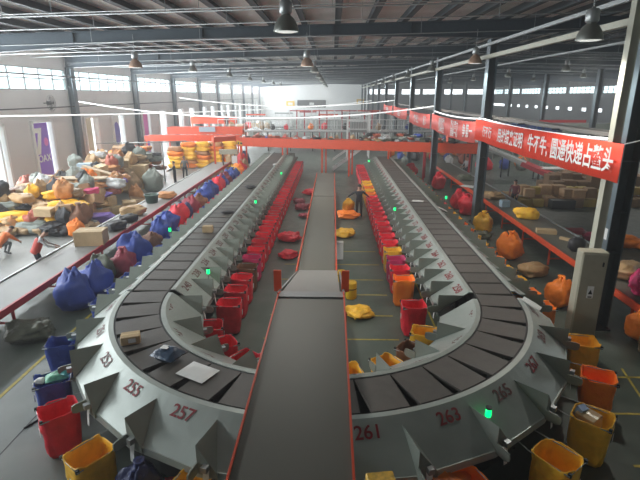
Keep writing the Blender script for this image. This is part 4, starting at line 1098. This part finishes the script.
MB().bar((0, 0, 2.75), (-1.5, -1.6, 2.75), .3, .4).build('beam', orangem, t); MB().bar((-1.4, -1.5, 0), (-1.4, -1.5, 2.6), .12).build('leg', orangem, t)
t = empty('control_panel', (-8.3, 38.2, 0)); tag(t, 'grey control box and white panel hanging on the orange frame legs', 'control panel')
MB().box((0, 0, 1.85), (1.5, .3, .38), bev=.02).build('grey_housing', cabm, t); MB().box((.45, -.1, 1.25), (.42, .12, .6)).build('white_panel', whitem, t); MB().bar((.45, 0, 0), (.45, 0, 1.8), .08).bar((-.5, 0, 0), (-.5, 0, 1.7), .08).build('stand_legs', dark, t)
for (y, z, h, x0, x1, lb) in ((44.6, 2.35, .5, -17.5, -8.6, 'lowest long orange beam behind the yellow sack stack'), (51.0, 2.6, .75, -17.5, -9.5, 'middle orange beam running from the left wall'), (60.0, 3.2, .8, -17.5, -12, 'far orange beam near the left wall')):
    t = empty('orange_side_beam', ((x0+x1)/2, y, 0)); tag(t, lb, 'beam'); w = x1-x0
    MB().box((0, 0, z), (w, .12, h)).box((0, 1.0, z), (w, .12, h)).build('beam', orangem, t)
    MB().box((0, .5, z+.1), (w, .9, .06)).build('belt', beltl, t)
    for u in (-.48, -.1, .25, .48): MB().bar((u*w, 0, 0), (u*w, 0, z-h/2), .12).build('leg', orangem, t)
tag(MB().box((0, 0, 0), (1.3, .05, .35)).build('yellow_sign_board', yelm, None, False, (-9.9, 44.4, 2.2)), 'yellow sign board on the lowest orange beam', 'sign')
tag(MB().box((0, 0, 0), (1.7, .05, .5)).build('grey_sign_board', mat('blue grey board', (.35, .42, .48), .5), None, False, (-13.2, 50.8, 2.75)), 'blue-grey board on the middle orange beam', 'sign')
# parcels riding on the crossbeam belt
for i in range(70):
    u = .54+.43*rnd.random() if i < 58 else rnd.random()*.5
    p = A.lerp(B, u)+nrm*rnd.uniform(.2, .9)+V((0, 38, 0)); c = rnd.choice(['white', 'black', 'white', 'grey', 'black', 'blue', 'olive', 'brick', 'tan'])
    closedsack((p.x, p.y, 2.74+(rnd.choice([0, .2, .38]) if i < 58 else 0)), c, 'heap', '%s small parcel riding on the orange crossbeam conveyor' % c, '%s parcels on the crossbeam' % c, name='soft_parcel', s=rnd.uniform(.45, .75))

# ---------------------------------------------------------------- far platform with white railings
t = empty('railed_platform', (0, 55, 0)); tag(t, 'long raised platform with white railing beyond the orange beam', 'platform')
MB().box((1.5, 1.5, 2.25), (29, 3.0, .2)).build('deck', zinc, t)
for i in range(30): MB().box((-13+i*1.0, 0, 2.95), (.06, .06, 1.25)).build('rail_post', whitem, t)
MB().box((1.5, 0, 3.55), (29, .07, .08)).box((1.5, 0, 2.95), (29, .05, .05)).box((1.5, -.05, 2.32), (29, .05, .14)).build('hand_rail', whitem, t)
for i in range(12): MB().box((-12.5+i*2.55, .3, 1.1), (.12, .12, 2.2)).build('support_post', dark, t)
t = empty('stairway', (.1, 40.0, 0)); tag(t, 'steel stairs with white handrails beneath the orange crossbeam', 'stairs')
m_ = MB()
for i in range(9): m_.box((.0+i*.33, 1.0, .25+i*.25), (.3, .9, .04))
m_.build('treads', zinc, t)
MB().bar((-.1, .5, .9), (3.0, .5, 3.1), .06).bar((-.1, 1.5, .9), (3.0, 1.5, 3.1), .06).bar((-.1, .5, .1), (2.9, .5, 2.3), .05, .2).bar((-.1, 1.5, .1), (2.9, 1.5, 2.3), .05, .2).build('handrails', whitem, t)
t = empty('white_cage_tower', (2.6, 50, 0)); tag(t, 'tall white cage tower standing past the crossbeam', 'machine')
m_ = MB()
for sx in (-1.1, 1.1):
    for sy in (-.8, .8): m_.box((sx, sy, 2.3), (.12, .12, 4.6))
for z in (1.5, 2.9, 3.7, 4.5): m_.box((0, -.8, z), (2.2, .07, .1)).box((0, .8, z), (2.2, .07, .1))
m_.build('frame', whitem, t); MB().box((0, 0, 3.1), (1.7, 1.2, .9)).build('grey_drive_unit', zinc, t)
m_ = MB()
for i in range(9): m_.box((-1+i*.25, -.82, 3.7), (.03, .03, 1.7))
m_.build('cage_bars', whitem, t)
for i in range(13):
    x = -5.5+i*.95
    t = empty('red_frame_post', (x, 62, 0)); tag(t, 'red frame post beyond the railed platform', 'post', 'far red posts')
    MB().box((0, 0, 2.2), (.14, .14, 4.4)).build('upright', redm if i % 3 else whitem, t); MB().box((.47, 0, 4.3), (.95, .12, .12)).build('top_rail', orangem if i % 2 else redm, t)
for i in range(8):
    t = empty('far_sorter_machine', (-11.5+i*3.6, 74+(i % 3)*6, 0)); tag(t, 'pale sorting machine module in the far hall', 'machine', 'far machine modules')
    MB().box((0, 0, 1.2), (2.8, 2.2, .2)).box((0, 0, 2.6), (2.8, 2.2, .15)).build('decks', zinc, t)
    m_ = MB()
    for sx in (-1.35, -.45, .45, 1.35): m_.box((sx, -1.05, 1.7), (.1, .1, 3.4)).box((sx, 1.05, 1.7), (.1, .1, 3.4))
    m_.build('uprights', whitem, t); MB().box((0, -1.1, 3.4), (2.9, .1, .2)).build('header', [orangem, zinc, redm][i % 3], t)
used = []
def free(x, y, d):
    for a, b in used:
        if abs(a-x) < d and abs(b-y) < d: return False
    for Y in COLY:
        if abs(y-Y) < 1.1 and (abs(x-XC) < 1.1 or x < XL+1.3): return False
    used.append((x, y)); return True
for i in range(150):
    if i % 3 == 0: x, y, z = rnd.uniform(-12.5, 15), rnd.uniform(55.7, 57.2), 2.35
    elif i % 3 == 1: x, y, z = rnd.uniform(6, 14), rnd.uniform(44, 53), 0
    else: x, y, z = rnd.uniform(-17, 16), rnd.uniform(64, 69), 0
    if not free(x, y, 1.15): continue
    c = rnd.choice(['white', 'brick', 'tan', 'orange', 'blue', 'black', 'grey', 'red'])
    closedsack((x, y, z), c, 'stand', '%s bundle %s' % (c, 'standing on the far railed platform' if z else 'standing in the far hall beyond the crossbeam'), '%s bundles %s' % (c, 'on the platform' if z else 'of the far hall'), s=rnd.uniform(.5, 1.0) if z else rnd.uniform(.8, 1.3), neck=False, name='wrapped_bundle')
for i in range(40):
    x = -17.5+rnd.random()*6; y = rnd.uniform(62, 100)
    if not free(x, y, 1.8): continue
    c = rnd.choice(['white', 'tan', 'card', 'brick', 'red', 'grey'])
    if c == 'card': pilebox((x, y, 0), (1.4, 1.2, 1.6), 0, cardl, 'stacked cartons far along the left wall', 'far cartons on the left')
    else: closedsack((x, y, 0), c, 'stand', '%s bundle far along the left wall' % c, '%s bundles far left' % c, s=1.7, neck=False, name='wrapped_bundle')
# notice boards on the back wall
for i, (x, y) in enumerate(((-7, 3.4), (-3.5, 3.4), (4.5, 3.9))):
    t = empty('notice_board', (x*1.6, YB-.08, y)); tag(t, ['dark scoreboard on the white back wall', 'yellow notice on the white back wall left of centre', 'small yellow notice on the back wall at right'][(1, 0, 2)[i]], 'notice board')
    MB().box((0, 0, .6), ((2.2, .08, 1.4), (7.5, .08, 1.9), (2, .08, 1.3))[i]).build('board', [yelm, dark, yelm][i], t)
    MB().box((0, -.06, .6), (1.2, .03, .6)).build('board_print', paper, t)

# wall fan
t = empty('wall_fan', (XL+.5, 31.3, 5.7)); tag(t, 'round black fan on the left wall beside the first column', 'fan')
m_ = MB()
for r_ in (.5, .35, .2):
    m_.tube([(0, r_*math.cos(R(a)), r_*math.sin(R(a))) for a in range(0, 361, 20)], .012, 5)
for a in range(0, 180, 20): m_.tube([(0, .5*math.cos(R(a)), .5*math.sin(R(a))), (0, -.5*math.cos(R(a)), -.5*math.sin(R(a)))], .008, 4)
m_.build('cage', dark, t); MB().tube([(-.25, 0, 0), (-.05, 0, 0)], .12, 12).build('motor', dark, t)
m_ = MB()
for k in range(4):
    a = R(90*k); m_.add([(-.04, .1*math.cos(a), .1*math.sin(a)), (-.08, .42*math.cos(a-.3), .42*math.sin(a-.3)), (-.02, .42*math.cos(a+.3), .42*math.sin(a+.3))], [(0, 1, 2), (2, 1, 0)])
m_.build('blades', dark, t); MB().bar((-.5, 0, 0), (-.2, 0, 0), .06).build('bracket', dark, t)
# long wall pipe
runbar('wall_pipe', XL+.3, 12, 120, 5.42, .07, .07, dark, 'dark pipe running along the left wall below the windows', 'pipe')
runbar('wall_pipe', XL+.55, 12, 120, 7.38, .09, .09, dark, 'dark pipe crossing in front of the left window band', 'pipe')

# ---------------------------------------------------------------- floor markings
ym = mat('yellow floor paint', (.42, .33, .05), .6, var=.25, scale=8)
mk = MB()
for y in (11.3, 12.72, 14.24, 15.55, 17.1, 18.7): mk.box((.0, y, .003), (3.6, .05, .006))
structure(mk.build('floor_marking_middle', ym))
mk = MB()
for y in (6.92, 8.36, 9.69): mk.box((6.6, y, .003), (2.6, .06, .006))
mk.box((6.45, 8.0, .003), (.05, 4.2, .006), R(-12)); structure(mk.build('floor_marking_right', ym))
mk = MB().box((-7.1, 12.4, .003), (.08, 10.5, .006)).box((2.9, 16, .003), (.05, 9, .006)); structure(mk.build('floor_marking_left', ym))
mk = MB().box((.0, 7.6, .002), (.02, 30, .004))
for x in (-5.95,): mk.box((x, 14, .002), (.02, 30, .004))
structure(mk.build('floor_joint', black))

# ---------------------------------------------------------------- people
def person(pos, rz, J, cols, label, hair='hair', extra=None, hold=None):
    """J: joints dict in local metres, +Y facing. cols: top, legs colours."""
    t = empty('person', pos, rz); tag(t, label, 'person')
    J = {k: V(v) for k, v in J.items()}
    vs, es, rs = [], [], []
    def add(p, r, par=None):
        vs.append(tuple(p)); rs.append(r)
        if par is not None: es.append((par, len(vs)-1))
        return len(vs)-1
    pel = add(J['pelvis'], .15); belly = add((J['pelvis']+J['chest'])/2, .135, pel); ch = add(J['chest'], .155, belly)
    nk = add(J['neck'], .058, ch)
    hd = (J['head']-J['neck']).normalized()
    h1 = add(J['head']-hd*.04, .078, nk); h2 = add(J['head']+hd*.06, .092, h1); h3 = add(J['head']+hd*.13, .06, h2)
    fwd = J.get('look', V((0, 1, 0)))
    for s in ('l', 'r'):
        hip = add(J['hip_'+s], .105, pel); kn = add(J['knee_'+s], .065, add((J['hip_'+s]+J['knee_'+s])/2, .088, hip)); an = add(J['foot_'+s]+V((0, 0, .06)), .045, kn)
        add(J['foot_'+s]+V((0, .15, .035)), .038, an)
        sh = add(J['sho_'+s], .068, ch); el = add(J['elb_'+s], .045, sh); wr = add(J['hand_'+s], .032, el)
        d = (J['hand_'+s]-J['elb_'+s]).normalized(); side = d.cross(V((0, 0, 1))); side = side.normalized() if side.length > .1 else V((1, 0, 0))
        pm = add(J['hand_'+s]+d*.06, .034, wr)
        for k, ln in enumerate((.07, .085, .08, .062)):
            b0 = J['hand_'+s]+d*.085+side*(k-1.5)*.02; f1 = add(b0+d*.02, .010, pm); f2 = add(b0+d*ln*.7-V((0, 0, .012)), .009, f1); add(b0+d*ln-V((0, 0, .03)), .008, f2)
        th = add(J['hand_'+s]+d*.04+side*.045, .012, pm); add(J['hand_'+s]+d*.08+side*.065, .010, th)
    me = bpy.data.meshes.new('sk'); me.from_pydata(vs, es, []); o = bpy.data.objects.new('sk', me); col.objects.link(o)
    m1 = o.modifiers.new('s', 'SKIN'); m2 = o.modifiers.new('ss', 'SUBSURF'); m2.levels = 1
    for i, r_ in enumerate(rs): me.skin_vertices[0].data[i].radius = (r_, r_*(.82 if i < 4 else 1))
    me.skin_vertices[0].data[0].use_root = True
    dg = bpy.context.evaluated_depsgraph_get(); dg.update()
    bm_ = bpy.data.meshes.new_from_object(o.evaluated_get(dg)); bpy.data.objects.remove(o)
    bm_.materials.clear()
    for m in (skin, cols[0], cols[1], dark): bm_.materials.append(m)
    segs = []
    def seg(a, b, m): segs.append((J[a] if isinstance(a, str) else a, J[b] if isinstance(b, str) else b, m))
    seg('pelvis', 'chest', 1); seg('neck', 'head', 0)
    for s in ('l', 'r'):
        seg('hip_'+s, 'knee_'+s, 2); seg('knee_'+s, J['foot_'+s]+V((0, 0, .12)), 2); seg(J['foot_'+s]+V((0, 0, .04)), J['foot_'+s]+V((0, .15, .03)), 3)
        seg('chest', 'sho_'+s, 1); seg('sho_'+s, 'elb_'+s, 1); seg('elb_'+s, J['hand_'+s].lerp(J['elb_'+s], .15), 1); seg('hand_'+s, J['hand_'+s]+(J['hand_'+s]-J['elb_'+s]).normalized()*.15, 0)
    for p in bm_.polygons:
        c = p.center; best = None
        for a, b, m in segs:
            ab = b-a; u = max(0, min(1, (c-a).dot(ab)/max(ab.length_squared, 1e-6))); dd = (c-(a+ab*u)).length
            if best is None or dd < best[0]: best = (dd, m)
        p.material_index = best[1]; p.use_smooth = True
    link('body', bm_, t)
    # hair cap
    c = J['head']+hd*.07; mb = MB(); vs2 = []
    f = (fwd-hd*fwd.dot(hd)).normalized(); sd = hd.cross(f)
    for j in range(6):
        ph = R(90-j*20)
        for i in range(14):
            a = 2*math.pi*i/14; rr = .108*math.cos(ph); zz = .118*math.sin(ph)
            if math.cos(a) > .2 and j > 3: rr *= .8; zz = .118*math.sin(R(90-62))
            vs2.append(c + f*(rr*math.cos(a)*1.06) + sd*(rr*math.sin(a)) + hd*zz)
    mb.add(vs2, [(j*14+i, (j+1)*14+i, (j+1)*14+(i+1) % 14, j*14+(i+1) % 14) for j in range(5) for i in range(14)])
    mb.build('hair', hairm, t, True)
    # face: eyes, nose, mouth, ears
    fc = MB(); e0 = c - hd*.035
    for s in (-1, 1): fc.box(e0+f*.088+sd*s*.034, (.018, .012, .010))
    fc.box(e0+f*.085-hd*.07, (.04, .012, .008)); fc.build('eyes_and_mouth', mat('face marks', (.05, .02, .02), .5), t)
    fn = MB().box(e0+f*.098-hd*.03, (.02, .026, .03))
    for s in (-1, 1): fn.box(e0+sd*s*.09-hd*.02, (.015, .03, .05))
    fn.build('nose_and_ears', skin, t)
    if extra: extra(t, J)
    return t
def stand_pose(lh=(-.25, .1, .85), rh=(.25, .1, .85), lean=0, le=None, re=None, h=1.0):
    J = dict(pelvis=(0, 0, .93), chest=(0, lean*.35, 1.30), neck=(0, lean*.5, 1.47), head=(0, lean*.62+.01, 1.58),
             hip_l=(-.10, 0, .88), hip_r=(.10, 0, .88), knee_l=(-.11, .03, .48), knee_r=(.12, -.02, .48), foot_l=(-.12, 0, 0), foot_r=(.14, -.05, 0),
             sho_l=(-.19, lean*.42, 1.38), sho_r=(.19, lean*.42, 1.38), hand_l=lh, hand_r=rh)
    J['elb_l'] = le or tuple((V(J['sho_l'])+V(lh))/2+V((-.06, -.06, -.04))); J['elb_r'] = re or tuple((V(J['sho_r'])+V(rh))/2+V((.06, -.06, -.04)))
    return J
cblk = mat('black clothing', (.015, .017, .025), .7); cgry = mat('grey coat', (.16, .17, .17), .7); cred = mat('red vest cloth', (.5, .05, .03), .6); cora = mat('orange vest cloth', (.75, .18, .04), .6)
cmar = mat('maroon jacket', (.16, .03, .04), .7); cwht = mat('white shirt cloth', (.5, .5, .5), .7)
def vest(m):
    def f(t, J):
        a, b = J['pelvis'], J['chest']; ax = (b-a).normalized(); mb = MB(); vs = []
        x = V((1, 0, 0)); y = ax.cross(x)*-1; n = 20
        LN = (b-a).length; rings = [(-.25*LN, 1.0), (.1*LN, .98), (.55*LN, 1.0), (1.0*LN, 1.02), (1.22*LN, .75)]
        for h, k in rings:
            for i in range(n): an = 2*math.pi*i/n; vs.append(a+ax*h+x*math.cos(an)*.2*k+y*math.sin(an)*.155*k)
        mb.add(vs, [(j*n+i, j*n+(i+1) % n, (j+1)*n+(i+1) % n, (j+1)*n+i) for j in range(len(rings)-1) for i in range(n)]).build('work_vest', m, t, True)
    return f
person((1.42, 24.5, 0), R(-10), stand_pose(lh=(-.62, .18, 1.05), rh=(.45, .35, 1.05), h=1), (cblk, cblk), 'person in black clothes handling yellow sacks at the right inner row')
closedsack((.85, 24.75, .28), 'yellow', 'stand', 'yellow sack being lifted by the worker in black', s=.8, neck=False)
person((-11.15, 33.2, 0), R(100), stand_pose(lh=(-.3, .4, 1.1), rh=(.2, .45, 1.1)), (cblk, cblk), 'person in dark clothes standing beside the grey-green bale')
person((-11.3, 36.1, 0), R(200), stand_pose(), (cgry, cblk), 'person in a grey coat standing by the neat yellow stack')
J = dict(pelvis=(0, -.05, .93), chest=(0, .12, 1.27), neck=(0, .22, 1.42), head=(0, .32, 1.50), hip_l=(-.1, -.05, .86), hip_r=(.1, -.05, .86), knee_l=(-.12, .06, .46), knee_r=(.12, .02, .46), foot_l=(-.13, -.02, 0), foot_r=(.13, -.08, 0),
         sho_l=(-.19, .16, 1.33), sho_r=(.19, .16, 1.33), elb_l=(-.25, .34, 1.10), elb_r=(.25, .34, 1.10), hand_l=(-.15, .58, 1.0), hand_r=(.15, .58, 1.0), look=(0, .8, -.6))
person((-10.45, 15.75, 0), R(-60), J, (cwht, cblk), 'person in a red vest bending over the left conveyor', extra=vest(cred))
J2 = dict(pelvis=(0, -.1, .48), chest=(0, .2, .78), neck=(0, .33, .9), head=(0, .42, .96), hip_l=(-.1, -.1, .44), hip_r=(.1, -.1, .44), knee_l=(-.16, .3, .5), knee_r=(.16, .3, .5), foot_l=(-.15, .12, 0), foot_r=(.15, .1, 0),
          sho_l=(-.19, .24, .84), sho_r=(.19, .24, .84), elb_l=(-.26, .45, .6), elb_r=(.26, .45, .6), hand_l=(-.12, .62, .45), hand_r=(.12, .62, .45), look=(0, .7, -.7))
person((-13.3, 17.9, 0), R(-30), J2, (cora, cgry), 'person in an orange vest crouching at the left picture edge', extra=vest(cora))
person((10.2, 26.4, 0), R(150), stand_pose(lh=(-.2, .4, .95), rh=(.2, .4, .95), lean=.3), (cmar, cblk), 'person in a maroon jacket working behind the right conveyor')
person((10.25, 36.6, 0), R(120), stand_pose(lh=(-.15, .35, 1.05), rh=(.2, .35, 1.0)), (cwht, cblk), 'person in white top and black trousers beyond the second column')
person((16.4, 27.0, 0), R(170), stand_pose(lean=.2), (cora, cblk), 'person in an orange vest between the beige post and big column')
person((-12.2, 56, 2.35), R(180), stand_pose(), (cblk, cblk), 'person in dark clothes on the far platform at left')

# ---------------------------------------------------------------- haze: scattering volume added over the whole hall
hz = bpy.data.materials.new('hall haze'); hz.use_nodes = True; nt = hz.node_tree; nt.nodes.remove(nt.nodes['Principled BSDF'])
vsn = nt.nodes.new('ShaderNodeVolumeScatter'); vsn.inputs['Density'].default_value = HAZE; vsn.inputs['Anisotropy'].default_value = .2; vsn.inputs[0].default_value = (1, 1, 1, 1)
nt.links.new(vsn.outputs[0], nt.nodes['Material Output'].inputs['Volume'])
if HAZE: tag(MB().box(((XL+XR)/2, (YF+YB)/2, 5.0), (XR-XL+1.6, YB-YF+1.6, 11.2)).build('air_haze', hz), 'thin pale haze filling the whole hall', 'haze', None, 'stuff')
# ---------------------------------------------------------------- light
w = bpy.data.worlds.new('sky'); scn.world = w; w.use_nodes = True
bg = w.node_tree.nodes['Background']; bg.inputs[0].default_value = (.88, .95, 1, 1); bg.inputs[1].default_value = 1.9
def area(name, p, d, sx, sy, e, c=(1, 1, 1)):
    l = bpy.data.lights.new(name, 'AREA'); l.shape = 'RECTANGLE'; l.size = sx; l.size_y = sy; l.energy = e; l.color = c
    o = bpy.data.objects.new(name, l); col.objects.link(o); o.location = p; o.rotation_euler = V(d).to_track_quat('-Z', 'Y').to_euler(); return o
for i, Y in enumerate([1.15]+COLY):
    area('window_daylight', (XL+.2, Y+5.5, 7.1), (1, 0, .08), 10, 1.3, 700 if i < 7 else 1300, (.92, .97, 1))
for i, (a, b) in enumerate(doors):
    area('door_daylight', (XL+.25, (a+b)/2, 2.6), (1, 0, 0), 2.0, 4.0, 130, (.95, .98, 1))
for Y in COLY[1:9:2]: area('window_daylight', (XR-.2, Y+5.5, 7.05), (-1, 0, -.3), 18, 1.2, 350, (.92, .97, 1))
for x, y, z, lb, g, cop in lamps:
    l = bpy.data.lights.new('lamp_glow', 'SPOT'); l.energy = 480 if x < 10 else 480; l.spot_size = R(140); l.spot_blend = .6; l.shadow_soft_size = .25; l.color = (1, .97, .9)
    o = bpy.data.objects.new('lamp_glow', l); col.objects.link(o); o.location = (x, y, z-.05)

scn.view_settings.view_transform = 'Standard'; scn.view_settings.look = 'None'; scn.view_settings.gamma = 1
scn.view_settings.use_curve_mapping = False; scn.view_settings.exposure = .85
print('OBJECTS', len(scn.objects), 'pile', cnt)
